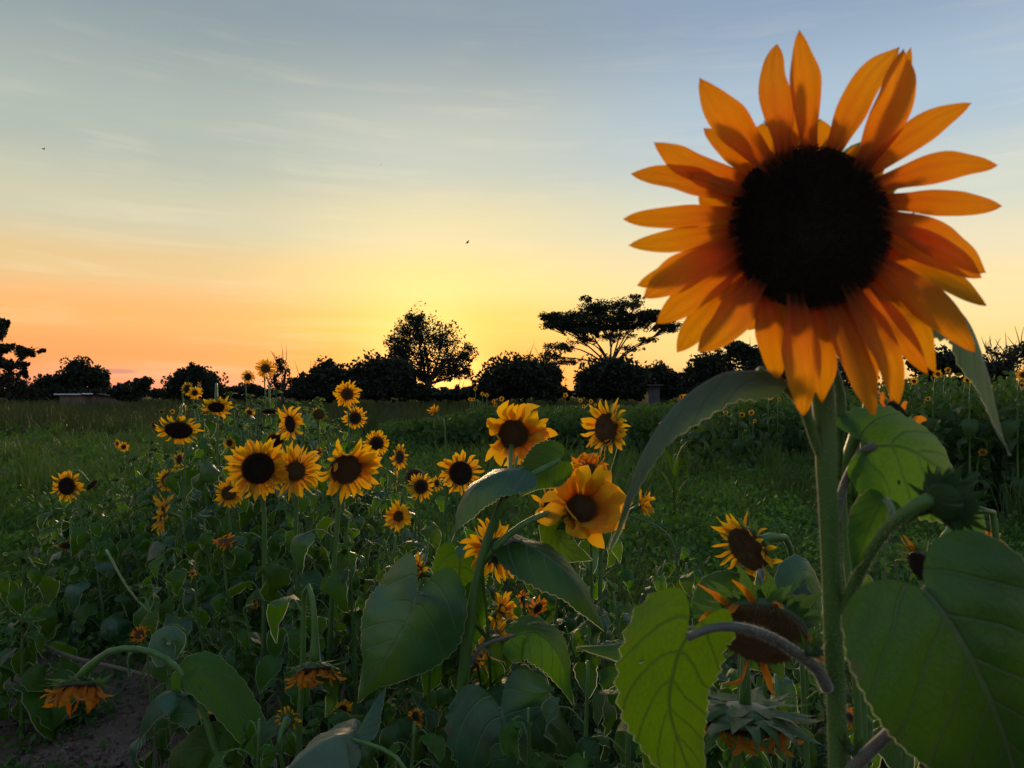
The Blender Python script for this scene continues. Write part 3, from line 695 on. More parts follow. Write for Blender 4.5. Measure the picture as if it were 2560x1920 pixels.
tree('round_tree', 'round open-crowned tree with the sunset glowing through its leaves', 62,
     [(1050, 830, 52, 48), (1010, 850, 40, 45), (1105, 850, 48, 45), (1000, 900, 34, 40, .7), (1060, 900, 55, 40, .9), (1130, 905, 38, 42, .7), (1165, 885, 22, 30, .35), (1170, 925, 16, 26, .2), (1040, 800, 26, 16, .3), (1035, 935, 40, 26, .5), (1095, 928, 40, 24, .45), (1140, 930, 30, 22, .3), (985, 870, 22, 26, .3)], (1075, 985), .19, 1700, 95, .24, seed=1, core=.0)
_q = random.Random(8); ACACIA = []
for _i in range(34):
    _a = _q.uniform(-1, 1); ACACIA.append((1528 + _a * 155, 752 + 30 * _a * _a + _q.uniform(8, 92) * (1 - .55 * abs(_a)), _q.uniform(22, 40), _q.uniform(5, 9), .45))
tree('umbrella_tree', 'flat-topped umbrella tree with open layered branches', 58,
     [(1500, 768, 62, 14), (1560, 764, 52, 12, .8), (1620, 790, 52, 12, .8), (1440, 790, 44, 12, .7), (1380, 815, 34, 9, .5), (1500, 800, 70, 12, .9), (1580, 812, 60, 12, .8), (1665, 822, 34, 8, .4), (1450, 828, 50, 9, .6), (1540, 838, 64, 8, .5), (1400, 868, 44, 11, .7), (1450, 850, 36, 9, .4), (1620, 850, 30, 7, .3), (1375, 890, 24, 12, .4), (1420, 905, 36, 10, .35), (1580, 870, 30, 7, .2), (1470, 748, 20, 7, .2), (1595, 745, 24, 7, .25)] + ACACIA, (1535, 985), .15, 1500, 52, .34, seed=2, flat=.7, trunk_r=.2, limb_r=.04)
BG = 'bushes along the edge of the field'
def bush(label, d, blobs, seed, twigs=0, per=1900, leaf=.22, mat=m_crown2, trunk=None, cat='bush', limbs=False, skirt=True, **k):
    if skirt: blobs = list(blobs) + [(b[0], max(975, b[1] + 20), b[2] * 1.02, max(10, (995 - b[1]) * .45), .55) for b in blobs if b[1] < 978]
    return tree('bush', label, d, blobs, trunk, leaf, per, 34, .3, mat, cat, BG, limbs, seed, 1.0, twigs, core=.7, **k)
bush('broad dark bush filling the gap between the two tall trees', 46, [(1300, 940, 75, 48, 1.3), (1240, 960, 55, 38), (1370, 940, 40, 36), (1190, 985, 40, 22, .6)], 11, 46)
bush('dense rounded dark bush under the umbrella tree', 48, [(1525, 930, 66, 40), (1480, 950, 45, 36), (1570, 945, 45, 38)], 12, 3)
bush('dark hump-backed bush just west of the round tree', 44, [(950, 935, 62, 45), (905, 950, 40, 38), (1000, 950, 45, 40), (1050, 980, 50, 22, .6)], 13, 14)
bush('squat black bush with a small upright tuft', 45, [(810, 945, 48, 40), (765, 965, 35, 26), (845, 955, 38, 34), (822, 915, 16, 12, .3)], 14, 8)
bush('low dark bush joining the round tree to the wide bush', 50, [(1110, 986, 60, 12), (1165, 986, 44, 12)], 15, 3, skirt=False)
bush('small domed dark bush past the umbrella tree', 55, [(1645, 940, 38, 26), (1610, 950, 28, 20, .6), (1685, 950, 26, 16, .5)], 16, 0)
bush('long low hedge-like bush at the skyline behind the big flower', 50, [(1790, 915, 60, 34, .8), (1850, 880, 40, 24, .6), (1900, 915, 70, 40), (1740, 945, 45, 22, .5), (1990, 925, 70, 40), (2090, 925, 70, 38)], 17, 12)
tree('leafy_tree', 'small leafy tree under the edge of the big flower', 50, [(1740, 905, 16, 10, .3), (1800, 885, 30, 20, .5), (1720, 925, 20, 14, .3)], (1790, 985), .16, 500, 14, .3, seed=21)
bush('low bush row beyond the far sunflowers, topping a slight rise', 40, [(2370, 915, 60, 24, .8), (2440, 920, 50, 20, .6), (2310, 905, 50, 30, .7), (2500, 925, 40, 20, .5)], 18, 6)
tree('feathery_tree', 'feathery small tree at the right edge of the field', 42, [(2535, 895, 40, 30), (2500, 915, 30, 20, .6), (2560, 880, 24, 24, .5), (2480, 880, 18, 18, .12)], (2530, 985), .14, 900, 24, .3, seed=22, twigs=30, trunk_r=.15)
tree('dense_tree', 'dense rounded tree standing alone to the west', 50, [(480, 950, 50, 32), (455, 965, 36, 26), (510, 960, 36, 28), (490, 930, 30, 18, .6), (430, 985, 22, 14, .3)], (480, 992), .2, 1700, 34, .28, seed=23, core=.7)
tree('wispy_tree', 'thin wispy tree behind the tallest sunflowers', 48, [(705, 915, 22, 24, .8), (685, 940, 22, 20, .5), (725, 950, 16, 24, .5), (690, 965, 26, 16, .6)], (705, 985), .14, 520, 18, .34, seed=24, twigs=12, trunk_r=.12)
tree('spreading_tree', 'broad dark tree hanging over the low shed', 60, [(205, 935, 40, 32), (235, 945, 34, 30), (150, 955, 40, 26), (120, 965, 30, 24), (255, 965, 20, 26, .5), (190, 920, 22, 18, .5), (175, 975, 60, 16, .6)], (215, 990), .24, 1500, 30, .28, seed=25, core=.6)
tree('layered_tree', 'tall layered tree cut by the left edge of the photo', 52, [(-20, 830, 34, 18, .7), (10, 812, 18, 12, .4), (0, 870, 50, 12, .8), (60, 878, 38, 9, .5), (-20, 905, 50, 18), (40, 912, 34, 10, .6), (66, 925, 14, 14, .3), (0, 945, 50, 30), (50, 965, 34, 22, .6)], (-10, 990), .2, 1600, 26, .32, seed=26, flat=.8)
bush('low mounded bush between the shed tree and the lone tree', 52, [(322, 972, 30, 14), (300, 980, 24, 12, .5)], 19, 0, 1300)
tree('small_tree', 'small round-headed tree beside a mounded bush', 50, [(350, 965, 24, 20), (362, 958, 14, 14, .4), (345, 980, 20, 12, .4)], (352, 992), .15, 1100, 22, .28, seed=27, core=.4, trunk_r=.12)
bush('short scrub strung along the field edge to the west', 56, [(395, 985, 20, 8, .3), (560, 978, 40, 14, .5), (620, 975, 40, 18, .6), (90, 990, 60, 14, .6), (270, 992, 40, 8, .4)], 20, 6, 1500)
bush('low scrub closing the foot of the whole tree line', 57, [(u_, 983, 46, 13, .35) for u_ in range(-60, 2560, 66)], 29, 0, 2600, skirt=False)
bush('wild scrub behind the umbrella tree, with bare twigs', 62, [(1350, 930, 40, 30, .5)], 28, 20, 1500)

# ------------------------------------------------------------------ low buildings in the distance
def box(mb, x0, x1, y0, y1, z0, z1):
    b = len(mb.v); mb.v += [Vector(q) for q in ((x0, y0, z0), (x1, y0, z0), (x1, y1, z0), (x0, y1, z0), (x0, y0, z1), (x1, y0, z1), (x1, y1, z1), (x0, y1, z1))]
    mb.f += [tuple(b + i for i in q) for q in ((0, 3, 2, 1), (4, 5, 6, 7), (0, 1, 5, 4), (1, 2, 6, 5), (2, 3, 7, 6), (3, 0, 4, 7))]
def shed(u0, u1, vtop, d, label, name='shed', mw=None, mr=None):
    a, b = P(u0, vtop, d), P(u1, vtop, d); w = b.x - a.x; root = empty(name, (a.x, d, 0)); tag(root, label, 'shed')
    mb = MB(); box(mb, 0, w, .05, 4, 0, a.z - .16); box(mb, w * .42, w * .5, 0, .05, 0, 1.1); mb.build('wall', mw or m_wall, root, False)
    mb = MB(); n = int(w / .12)
    for i in range(n + 1):
        x = -.15 + (w + .3) * i / n; z = .02 * (i % 2)
        for yy, zz in ((-.35, a.z - .12), (4.3, a.z - .5)): mb.v.append(Vector((x, yy, zz + z))); mb.v.append(Vector((x, yy, zz + z - .07)))
    for i in range(n):
        q = 4 * i; mb.f += [(q, q + 4, q + 6, q + 2), (q + 1, q + 5, q + 4, q), (q + 1, q + 3, q + 7, q + 5)]
    mb.build('roof', mr or m_roof, root, False)
shed(148, 204, 980, 50, 'low shed with a bright sheet-metal roof under the broad dark tree')
shed(216, 234, 979, 51, 'short end piece of sheet-roofed shed under the broad dark tree')
shed(1622, 1650, 957, 47, 'small greyish hut at the skyline past the umbrella tree', 'hut', m_hut, m_hut)

# ------------------------------------------------------------------ flying insects
def insect(u, v, d, s, rot, label):
    root = empty('insect', P(u, v, d)); tag(root, label, 'insect'); root.rotation_euler = (0, rot, .5)
    mb = MB(); tube(mb, [(-s, 0, 0), (0, 0, s * .1), (s, 0, 0)], [s * .08, s * .3, s * .12], 8, 8); mb.build('body', m_insect, root)
    for sd in (-1, 1):
        mb = MB(); blade(mb, [(0, 0, .1 * s), (s * .5, sd * s * .8, s * .7), (s * .9, sd * s * 1.3, s * .9)], s * .6, (0, -1, .3), w_petal); mb.build('wing', m_insect, root)
insect(105, 371, 3, .006, .3, 'tiny dark insect hovering high in the pale sky to the west')
insect(1168, 607, 3, .008, -.4, 'dark winged insect flying above the sunset glow')
insect(951, 411, 6, .004, 0, 'faint speck of an insect in the open sky')

# ================================================================== the great sunflower in front
HD = .58; HBASE = P(2086, 3400, .66); HBASE.z = 0; HBASE.x = P(2092, 1920, .66).x
hero = empty('sunflower_plant', HBASE); tag(hero, 'huge amber sunflower with a black centre, silhouetted against the sky', 'sunflower'); LANDMARK.append((2021, 571, 'the huge amber flower'))
hc = P(2021, 571, HD); s6 = .6026 * HD / F_PX
hroot = obj('flower_head', RECEPT, hero)
hm = Matrix.Translation(hc - HBASE) @ frame(Vector((0, -1, 0)))
RD = 210 * HD / F_PX
hroot.matrix_local = hm
for vtx in (0,): hroot.data = RECEPT.copy(); hroot.data.transform(SC(RD * .9, RD * .9, RD * .8))
dd = disc_mesh('hero', 0).copy(); dd.transform(SC(RD * .95, RD * .95, RD * 1.0)); do = obj('seed_disc', dd, hroot); do.location = (0, 0, .003)
ff = floret_mesh(2600, 'hero', .055).copy(); ff.transform(SC(RD * .97, RD * .97, RD)); fo = obj('floret_spiral', ff, hroot); fo.location = (0, 0, .004); fo['kind'] = 'stuff'
ff.materials.clear(); ff.materials.append(m_seed)
# (tip x, tip y, base x, base y, width, bend, depth order, curl) read off an enlarged view, centre (865, 865)
HP = [(818, 52, 862, 560, 118, 8, 2, .1), (752, 78, 748, 570, 128, 42, 3, -.2), (806, 262, 800, 560, 62, 0, 0, 0), (1238, 116, 950, 590, 122, 52, 1, .1), (1226, 150, 1085, 610, 150, -34, 3, .15), (1279, 124, 1120, 560, 78, -14, 0, .2),
      (1506, 368, 1075, 650, 112, 26, 2, .2), (1618, 618, 1120, 690, 116, 32, 3, .1), (1682, 768, 1150, 740, 106, -2, 1, 0), (1626, 1042, 1150, 810, 150, 10, 3, -.2), (1560, 1076, 1150, 870, 132, 18, 2, .1), (1602, 1186, 1150, 930, 104, 14, 0, .1),
      (1500, 1382, 1130, 1000, 142, 22, 3, .2), (1398, 1462, 1100, 1040, 120, 20, 1, 0), (1340, 1470, 1070, 1080, 104, -4, 2, .1), (1212, 1592, 1020, 1120, 122, 18, 3, .1), (1140, 1596, 1000, 1130, 110, 14, 0, 0), (1102, 1638, 930, 1170, 126, 8, 2, .2),
      (912, 1592, 872, 1170, 116, 14, 1, .1), (816, 1640, 790, 1170, 150, -8, 3, .15), (748, 1490, 660, 1140, 126, -16, 1, 0), (384, 1380, 630, 1110, 140, 16, 3, .2), (330, 1378, 570, 1060, 118, -14, 1, -.1), (230, 1262, 550, 1020, 124, -6, 2, .1),
      (166, 1166, 545, 950, 146, -22, 3, .2), (158, 1100, 540, 900, 112, 24, 1, 0), (112, 942, 540, 870, 92, 14, 2, .1), (88, 838, 540, 800, 92, 12, 3, .1), (138, 624, 560, 740, 108, -14, 2, -.15), (345, 640, 575, 720, 66, 10, 3, 0),
      (222, 512, 610, 670, 122, 34, 1, .1), (402, 260, 700, 610, 148, 32, 3, .1), (440, 436, 640, 650, 96, -6, 0, 0)]
for i, (tx, ty, bx, by, w, bend, lay, curl) in enumerate(HP):
    rs = random.Random(i + 40)
    a = Vector((bx - 865, 865 - by, 0)) * s6; b = Vector((tx - 865, 865 - ty, 0)) * s6; a = a * .9
    dv = b - a; L = dv.length; pd = Vector((-dv.y, dv.x, 0)).normalized() * bend * s6
    z0 = (-.003 + lay * .0034); mid = [a + Vector((0, 0, z0)), a.lerp(b, .3) + pd * .6 + Vector((0, 0, z0 + .004)), a.lerp(b, .65) + pd * .9 + Vector((0, 0, z0 + .004 + curl * .03)), b + Vector((0, 0, z0 + curl * .06 - .003))]
    mb = MB(); blade(mb, mid, w * s6 * 1.02, (0, 0, 1), lambda t: max(w_petal(t), 0) * (1 + .04 * math.sin(t * 13 + i)), 0, 12, 20, 0, .06, 0, .042, i, rs.uniform(-.12, .12), rs.uniform(-.25, .3))
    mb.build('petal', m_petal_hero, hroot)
for i in range(18):
    rs = random.Random(i + 900); a = (i + rs.uniform(-.3, .3)) * 2 * math.pi / 18; u_ = Vector((math.cos(a), math.sin(a), 0)); n_ = Vector((-u_.y, u_.x, 0)); L = RD * rs.uniform(.35, .6)
    mb = MB(); blade(mb, [u_ * RD * .8 + Vector((0, 0, -.007)), u_ * (RD * .8 + L * .5) + n_ * rs.uniform(-.004, .004) + Vector((0, 0, -.006)), u_ * (RD * .8 + L) + n_ * rs.uniform(-.007, .007) + Vector((0, 0, -.009))], .026 * rs.uniform(.7, 1.2), (0, 0, 1), w_petal, 0, 6, 10, 0, .08, 0, .04, i)
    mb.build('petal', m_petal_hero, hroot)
for i in range(22):
    a = i * 2 * math.pi / 22; bo = obj('bract', BRACTS[i % 8], hroot)
    bo.matrix_local = RZ(a) @ T(0, RD * .88, -.012 - .003 * (i % 3)) @ RX(-.15) @ SC(.035, .036, .036)
def hl(*q): return P(*q) - HBASE
mb = MB(); stem_pts = [Vector((.0, .03, 0)), hl(2110, 2900, .665), hl(2092, 1920, .645), hl(2083, 1650, .64), hl(2076, 1400, .635), hl(2066, 1180, .63), hl(2061, 1020, .63), hl(2040, 820, .622), hl(2028, 640, .606)]
sr_ = [.0112, .0112, .0108, .0105, .0098, .0080, .0076, .0078, .012]
hcurve = tube(mb, stem_pts, sr_, 18, 70, True, .04)
side = [hl(2084, 1660, .65), hl(2094, 1480, .668), hl(2092, 1250, .675), hl(2096, 1080, .678), hl(2100, 985, .676), hl(2080, 900, .67)]
c2 = tube(mb, side, [.005, .0045, .0042, .0042, .0055, .003], 10, 24)
b1 = [hl(2072, 1590, .64), hl(2118, 1500, .63), hl(2148, 1430, .61), hl(2195, 1350, .59), hl(2240, 1300, .575), hl(2292, 1262, .565), hl(2335, 1248, .56)]
c3 = tube(mb, b1, [.0056, .0056, .0050, .0042, .0040, .0042, .0065], 12, 26)
st = mb.build('stem', m_stem, hero)
hb = MB()
add_hair(hb, hcurve[8:], [.0108, .0105, .0098, .0080, .0076, .0078, .010], 11000, .0040, 1)
add_hair(hb, c2, [.0045] * 2, 1600, .0024, 2); add_hair(hb, c3, [.0055, .0050, .0042, .005], 1500, .0026, 3)
def petiole(pts, rad, mat=m_stem_gray, n=10, hairs=900, L=.0022):
    mb = MB(); c = tube(mb, pts, rad, n, 22); add_hair(hb, c, rad, hairs, L, len(pts)); return mb
def big_leaf(mid, W_, nrm, mat, parent=hero, pet=None, prad=(.0035, .003, .0028), pm=m_stem_gray, fw=.00024, **k):
    kw = dict(fold=.15, ns=14, nt=34, lobe=.16, ripple=.035, tooth=.035, seed=3, arch=.1, puck=.045); kw.update(k)
    mb = MB(); blade(mb, mid, W_, nrm, **kw); fringe(mb, kw['ns'], kw['nt'], 0, fw); lo = mb.build('leaf', [mat, m_fringe], parent)
    if pet:
        mb = petiole(pet, prad); mb.build('petiole', pm, lo)
    return lo
# arching leaf to the west, seen almost edge-on
big_leaf([hl(1896, 925, .60), hl(1800, 935, .60), hl(1690, 1010, .60), hl(1612, 1120, .60), hl(1565, 1240, .605), hl(1528, 1375, .61)], .044, (-.42, -.42, .80), m_leaf_silver, prof=lambda t: w_leaf(t) * (1 - .5 * t), fold=.95, ripple=.06, tooth=.05, lobe=.1, twist=.55, puck=.06,
         pet=[hl(2062, 1150, .63), hl(2035, 1090, .628), hl(2008, 1020, .62), hl(1965, 970, .61), hl(1896, 925, .60)], prad=(.0060, .0042, .0036, .0034), pm=m_stem)
# leaf that droops behind the eastern petals
big_leaf([hl(2250, 700, .62), hl(2340, 735, .63), hl(2420, 800, .64), hl(2470, 930, .64), hl(2495, 1040, .64), hl(2520, 1140, .64)], .06, (.78, -.55, .35), m_leaf_silver, fold=.7, seed=11, lobe=.1, tooth=.05, ripple=.05,
         pet=[hl(2050, 860, .64), hl(2130, 760, .66), hl(2250, 700, .62)])
# backlit leaf behind the east bud
big_leaf([hl(2188, 1112, .64), hl(2270, 1120, .64), hl(2370, 1190, .645), hl(2440, 1290, .65), hl(2452, 1400, .65)], .105, (.30, -.80, .48), m_leaf, fold=.35, seed=5, lobe=.16, ripple=.04,
         pet=[hl(2086, 1300, .64), hl(2098, 1250, .642), hl(2118, 1190, .643), hl(2150, 1135, .643), hl(2188, 1112, .64)], prad=(.0042, .0036, .0032, .0034))
# small dark leaf beside the side branch
big_leaf([hl(2212, 1248, .60), hl(2185, 1290, .60), hl(2150, 1370, .60), hl(2128, 1430, .60)], .034, (-.3, -.9, .2), m_leaf, fold=.3, seed=6, lobe=.05, ns=8, nt=18,
         pet=[hl(2222, 1325, .585), hl(2228, 1275, .59), hl(2212, 1248, .60)], prad=(.0024, .0018, .0016), pm=m_stem)
# the great blade that fills the lower east corner
big_leaf([hl(2312, 1476, .47), hl(2380, 1565, .462), hl(2462, 1720, .462), hl(2525, 1900, .475), hl(2560, 2080, .50)], .136, (-.10, -.97, .22), m_leaf_dark, fold=.12, seed=7, lobe=.11, ripple=.03, tooth=.012, ns=20, nt=44, arch=.12,
         pet=[hl(2098, 1960, .64), hl(2150, 1895, .62), hl(2230, 1820, .60), hl(2300, 1760, .58), hl(2330, 1620, .53), hl(2312, 1476, .472)], prad=(.0058, .005, .0048, .0045, .004, .0035))
# lime leaf hanging from an arched stalk on the west side
big_leaf([hl(1716, 1590, .60), hl(1690, 1650, .602), hl(1672, 1760, .61), hl(1705, 1880, .62), hl(1760, 2010, .63)], .088, (.10, -.97, .10), m_leaf_lime, fold=.25, seed=9, lobe=.2, ripple=.06, tooth=.045, arch=.2,
         pet=[hl(2066, 1720, .635), hl(2040, 1670, .63), hl(1995, 1635, .62), hl(1925, 1592, .61), hl(1850, 1568, .60), hl(1780, 1568, .60), hl(1716, 1592, .60)], prad=(.0056, .005, .0044, .0038, .0034))
big_leaf([hl(2128, 1500, .66), hl(2160, 1560, .67), hl(2185, 1620, .68), hl(2150, 1700, .69)], .075, (.2, -.85, .3), m_leaf_lime, seed=12, ns=8, nt=20, lobe=.15)
o = hb.build('stem_hair', m_hair, hero, False); o['kind'] = 'stuff'
# unopened side bud on the branch, and buds in the leaf axils
def bud(parent, c, f, r, seed, bm=BRACTS, n=22):
    rs = random.Random(seed); rc_ = RECEPT.copy(); rc_.materials[0] = m_leaf_dark; h = obj('bud', rc_, parent); h.matrix_local = Matrix.Translation(c) @ frame(f) @ SC(r, r, r * 1.2)
    for i in range(n):
        a = i * 2.4; l_ = i / n; bo = obj('bract', BRACTS_DARK[rs.randrange(8)], h)
        bo.matrix_local = RZ(a) @ T(0, .95 - .5 * l_ * .4, -.2 + .1 * l_) @ RX(.25 + 1.0 * (1 - l_) + rs.uniform(-.35, .35)) @ SC(1.3, rs.uniform(1.0, 2.1), 1.2)
bud(hero, hl(2360, 1252, .555), Vector((.75, .45, .12)), .0138, 4, n=44)
bud(hero, hl(2030, 1625, .62), Vector((-.1, -.2, 1)), .007, 5, n=14); bud(hero, hl(2138, 1872, .63), Vector((.1, -.1, 1)), .009, 6, n=16)

# ================================================================== the branching stalk in the middle
SB = P(1140, 1920, 2.3); SB.z = 0; mid_ = empty('sunflower_plant', SB); tag(mid_, 'tall branching sunflower with two big droopy yellow flowers on a forked stalk', 'sunflower')
LANDMARK.append((1283, 1082, 'the droopy forked-stalk flower'))
def sl_(*q): return P(*q) - SB
mb = MB(); D = 2.25
tube(mb, [Vector((0, 0, 0)), sl_(1138, 1930, D), sl_(1158, 1710, D), sl_(1178, 1530, D), sl_(1212, 1370, D), sl_(1258, 1245, D), sl_(1272, 1190, 2.32), sl_(1278, 1120, 2.6), sl_(1280, 1090, 2.64)], [.022, .022, .019, .0175, .0145, .012, .007, .009], 14, 60, True, .05)
fk = [sl_(1262, 1240, D), sl_(1300, 1205, D), sl_(1345, 1180, D + .02), sl_(1400, 1150, D + .05)]; tube(mb, fk, [.013, .012, .010, .007], 10, 14)
tube(mb, [sl_(1262, 1225, D), sl_(1283, 1180, D + .05), sl_(1294, 1140, D + .1)], [.006, .005, .004], 8, 8)
arm = [sl_(1212, 1400, D), sl_(1262, 1345, D), sl_(1330, 1298, D + .03), sl_(1395, 1276, D + .2), sl_(1450, 1276, D + .25)]; tube(mb, arm, [.012, .010, .010, .011], 10, 16)
tube(mb, [sl_(1214, 1392, D), sl_(1250, 1368, D), sl_(1305, 1350, D + .02)], [.009, .008, .007], 8, 10)
tube(mb, [sl_(1165, 1590, D), sl_(1148, 1560, D), sl_(1128, 1530, D - .02)], [.011, .009, .008], 8, 8)
mb.build('stem', m_stem, mid_)
hb = MB()
def mleaf(mid, W_, nrm, mat, pet=None, **k): return big_leaf([sl_(*q) for q in mid], W_, nrm, mat, mid_, [sl_(*q) for q in pet] if pet else None, (.0065, .0055, .005), fw=.0011, **k)
mleaf([(1042, 1486, 2.15), (1020, 1549, 2.14), (965, 1642, 2.14), (900, 1752, 2.17)], .30, (-.18, -.93, .32), m_leaf_blue, [(1138, 1540, 2.2), (1110, 1500, 2.18), (1052, 1482, 2.15)], fold=.5, seed=21, lobe=.28, ripple=.06, tooth=.02, arch=.2, twist=-.35)
mleaf([(1150, 1405, 2.5), (1150, 1450, 2.5), (1160, 1500, 2.5), (1178, 1570, 2.5)], .19, (-.1, -.97, .1), m_leaf_lime, fold=.1, seed=22, lobe=.3, tooth=.05)
mleaf([(1300, 1352, 2.25), (1360, 1385, 2.2), (1440, 1455, 2.17), (1512, 1575, 2.18)], .19, (.42, -.55, .72), m_leaf_dark, [(1250, 1368, 2.25), (1280, 1350, 2.25), (1300, 1352, 2.25)], fold=.45, seed=23, lobe=.2)
mleaf([(1252, 1768, 2.1), (1270, 1830, 2.08), (1320, 1900, 2.08), (1385, 1975, 2.1)], .33, (-.05, -.85, .5), m_leaf_blue, [(1160, 1840, 2.25), (1190, 1785, 2.18), (1252, 1768, 2.1)], fold=.35, seed=24, lobe=.3, ripple=.04)
mleaf([(1262, 1762, 2.15), (1330, 1768, 2.14), (1400, 1820, 2.15), (1460, 1900, 2.2)], .2, (.3, -.6, .75), m_leaf_dark, seed=34, fold=.3, lobe=.2)
mleaf([(1290, 1585, 2.2), (1345, 1580, 2.18), (1400, 1640, 2.16), (1432, 1760, 2.16)], .16, (.35, -.6, .6), m_leaf, [(1175, 1660, 2.25), (1210, 1612, 2.22), (1290, 1585, 2.2)], fold=.5, seed=25, lobe=.16)
mleaf([(1298, 1172, 2.25), (1245, 1182, 2.22), (1180, 1225, 2.2), (1125, 1350, 2.2)], .17, (-.35, -.45, .8), m_leaf_blue, fold=.45, seed=26, lobe=.12, ripple=.05)
mleaf([(1398, 1152, 2.35), (1360, 1170, 2.34), (1325, 1200, 2.34), (1300, 1242, 2.34)], .15, (-.3, -.92, -.1), m_leaf_lime, fold=.25, seed=27, lobe=.2)
mleaf([(1135, 1500, 2.4), (1110, 1580, 2.4), (1090, 1660, 2.4), (1060, 1740, 2.42)], .24, (-.05, -.97, .1), m_leaf, seed=28, fold=.15, lobe=.25)
mleaf([(1400, 1320, 2.4), (1390, 1330, 2.4), (1420, 1370, 2.42), (1480, 1400, 2.43)], .12, (.3, -.8, .4), m_leaf_lime, seed=29, lobe=.2)
o = hb.build('stem_hair', m_hair, mid_, False); o['kind'] = 'stuff'
def mid_head(u, v, d, dia, frac, yaw, pitch, state, disc, n, seed, **k):
    c = P(u, v, d); Rt = dia / 2 * d / F_PX; return make_head(mid_, c - SB, facing(c, yaw, pitch), Rt * frac, Rt * (1 - frac * .86) * 1.1, n, state, disc, True, True, seed, **k)
mid_head(1282, 1085, 2.62, 190, .40, -4, 6, 'new', 'brown', 24, 61, droop=1.2, florets=900, tilt=4, pw=1.7)
mid_head(1452, 1272, 2.42, 214, .36, 12, 26, 'new', 'brown', 20, 62, droop=.9, florets=900, tilt=20, pw=1.9, lpm=1.12)

# ================================================================== sunflowers that can be told apart
FP = flower_plant
GR = 'sunflowers in the near patch'
N = dict(group=GR)
FP(646, 1170, 3.0, 158, 'large round sunflower with a jet-black disc and short pointed petals', 'the black-disc flower of the front trio', .50, 0, 4, n=38, near=True, florets=900, tilt=4, lean=[(660, 1900, 3.05), (662, 1500, 3.08), (660, 1270, 3.08)], nleaf=7, lsize=.24, sr=.011, **N)
FP(738, 1178, 3.1, 138, 'spiky-petalled sunflower with a small brown disc, middle of the front trio', 'the spiky middle flower of the trio', .36, 2, 6, 'ragged', 'brown', 30, True, tilt=8, lean=[(735, 1900, 3.15), (738, 1480, 3.18), (741, 1270, 3.18)], nleaf=7, lsize=.22, sr=.010, **N)
FP(864, 1172, 2.9, 178, 'shaggy sunflower with long limp petals and a big brown disc', 'the shaggy limp-petalled flower', .44, 0, 0, 'new', 'brown', 34, True, droop=1.5, florets=900, gap=.08, lean=[(820, 1900, 3.0), (832, 1480, 3.0), (845, 1290, 3.0)], nleaf=7, lsize=.24, sr=.012, **N)
FP(868, 985, 5.0, 72, 'neat round sunflower rising alone against the dark bushes', 'the neat flower before the bushes', .42, 0, 4, n=24, disc='brown', tilt=4, nleaf=6, lsize=.2, base_du=0, **N)
FP(888, 1045, 5.2, 62, 'sunflower with a leaf tip across its black disc, just under the neat one', None, .5, 4, 0, n=22, nleaf=5, **N)
FP(942, 1108, 4.9, 70, 'round sunflower with close short petals over the trio', 'the close-petalled round flower', .5, 0, 2, n=28, tilt=4, nleaf=6, **N)
FP(1000, 1142, 5.2, 66, 'narrow sunflower turned half sideways next to the round short-petalled one', 'the narrow half-turned flower', .5, 52, 4, n=22, nleaf=5, **N)
FP(988, 1198, 5.4, 52, 'thin sunflower seen edge-on below the half-turned one', None, .5, 78, 0, n=16, nleaf=4, **N)
FP(1053, 1216, 4.4, 76, 'open sunflower with gaps between narrow petals and a black disc', 'the gap-petalled flower', .48, 0, 0, n=24, tilt=2, nleaf=6, lsize=.19, **N)
FP(1036, 1192, 4.6, 56, 'spent black flower head peeping over the gap-petalled sunflower', None, .85, -10, 35, n=10, nleaf=3, state='old', **N)
FP(997, 1290, 4.0, 82, 'small lemon sunflower tipped sideways with a brown eye', 'the small lemon flower', .32, -18, 8, 'ragged', 'brown', 22, True, tilt=10, nleaf=6, lsize=.19, **N)
FP(1152, 1182, 3.4, 120, 'bright star-shaped sunflower half covered by a grey-green leaf', 'the star-shaped flower behind a leaf', .5, 14, 14, n=20, near=True, tilt=4, nleaf=6, lsize=.2, **N)
FP(1092, 1208, 3.6, 46, 'partly hidden sunflower at the shoulder of the star-shaped one', None, .4, -50, 0, n=14, nleaf=3, **N)
FP(1516, 1070, 2.8, 158, 'oval sunflower turned to the side with upright pointed petals', 'the oval flower by the arching leaf', .50, -46, 6, 'ragged', 'brown', 34, True, droop=.9, florets=700, tilt=10, lean=[(1530, 1900, 2.95), (1500, 1500, 2.95), (1515, 1250, 2.95)], nleaf=5, lsize=.2, sr=.010, **N)
FP(1470, 1175, 2.55, 118, 'battered sunflower with curled orange petals behind the forked-stalk bloom', 'the battered curly flower', .35, -20, 40, 'old', 'brown', 24, True, tilt=20, nleaf=4, lean=[(1480, 1900, 2.75), (1478, 1400, 2.75), (1474, 1280, 2.7)], **N)
FP(1372, 1268, 2.62, 120, 'orange sunflower showing only its edge behind the forked-stalk bloom', None, .35, -58, 5, 'new', 'black', 24, True, nleaf=3, base_du=12, **N)
FP(1604, 1262, 3.4, 84, 'small sunflower facing away, petals fanned like a brush', 'the brush-like flower', .3, 70, 22, 'ragged', 'brown', 22, True, tilt=35, nleaf=3, lsize=.14, lean=[(1700, 1700, 3.4), (1690, 1400, 3.4), (1650, 1320, 3.4)], **N)
FP(1236, 1376, 2.34, 172, 'sunflower seen from behind with its green back to us, crossed by the forked stalk', 'the back-turned flower', .38, 150, 12, 'new', 'black', 28, True, droop=.5, tilt=-6, nleaf=5, lsize=.2, **N)
FP(1046, 1428, 2.3, 108, 'yellow sunflower half hidden on top of a broad blue-green leaf', 'the flower atop the broad leaf', .34, -62, 16, 'ragged', 'brown', 20, True, tilt=25, nleaf=4, bl=1.2, **N)
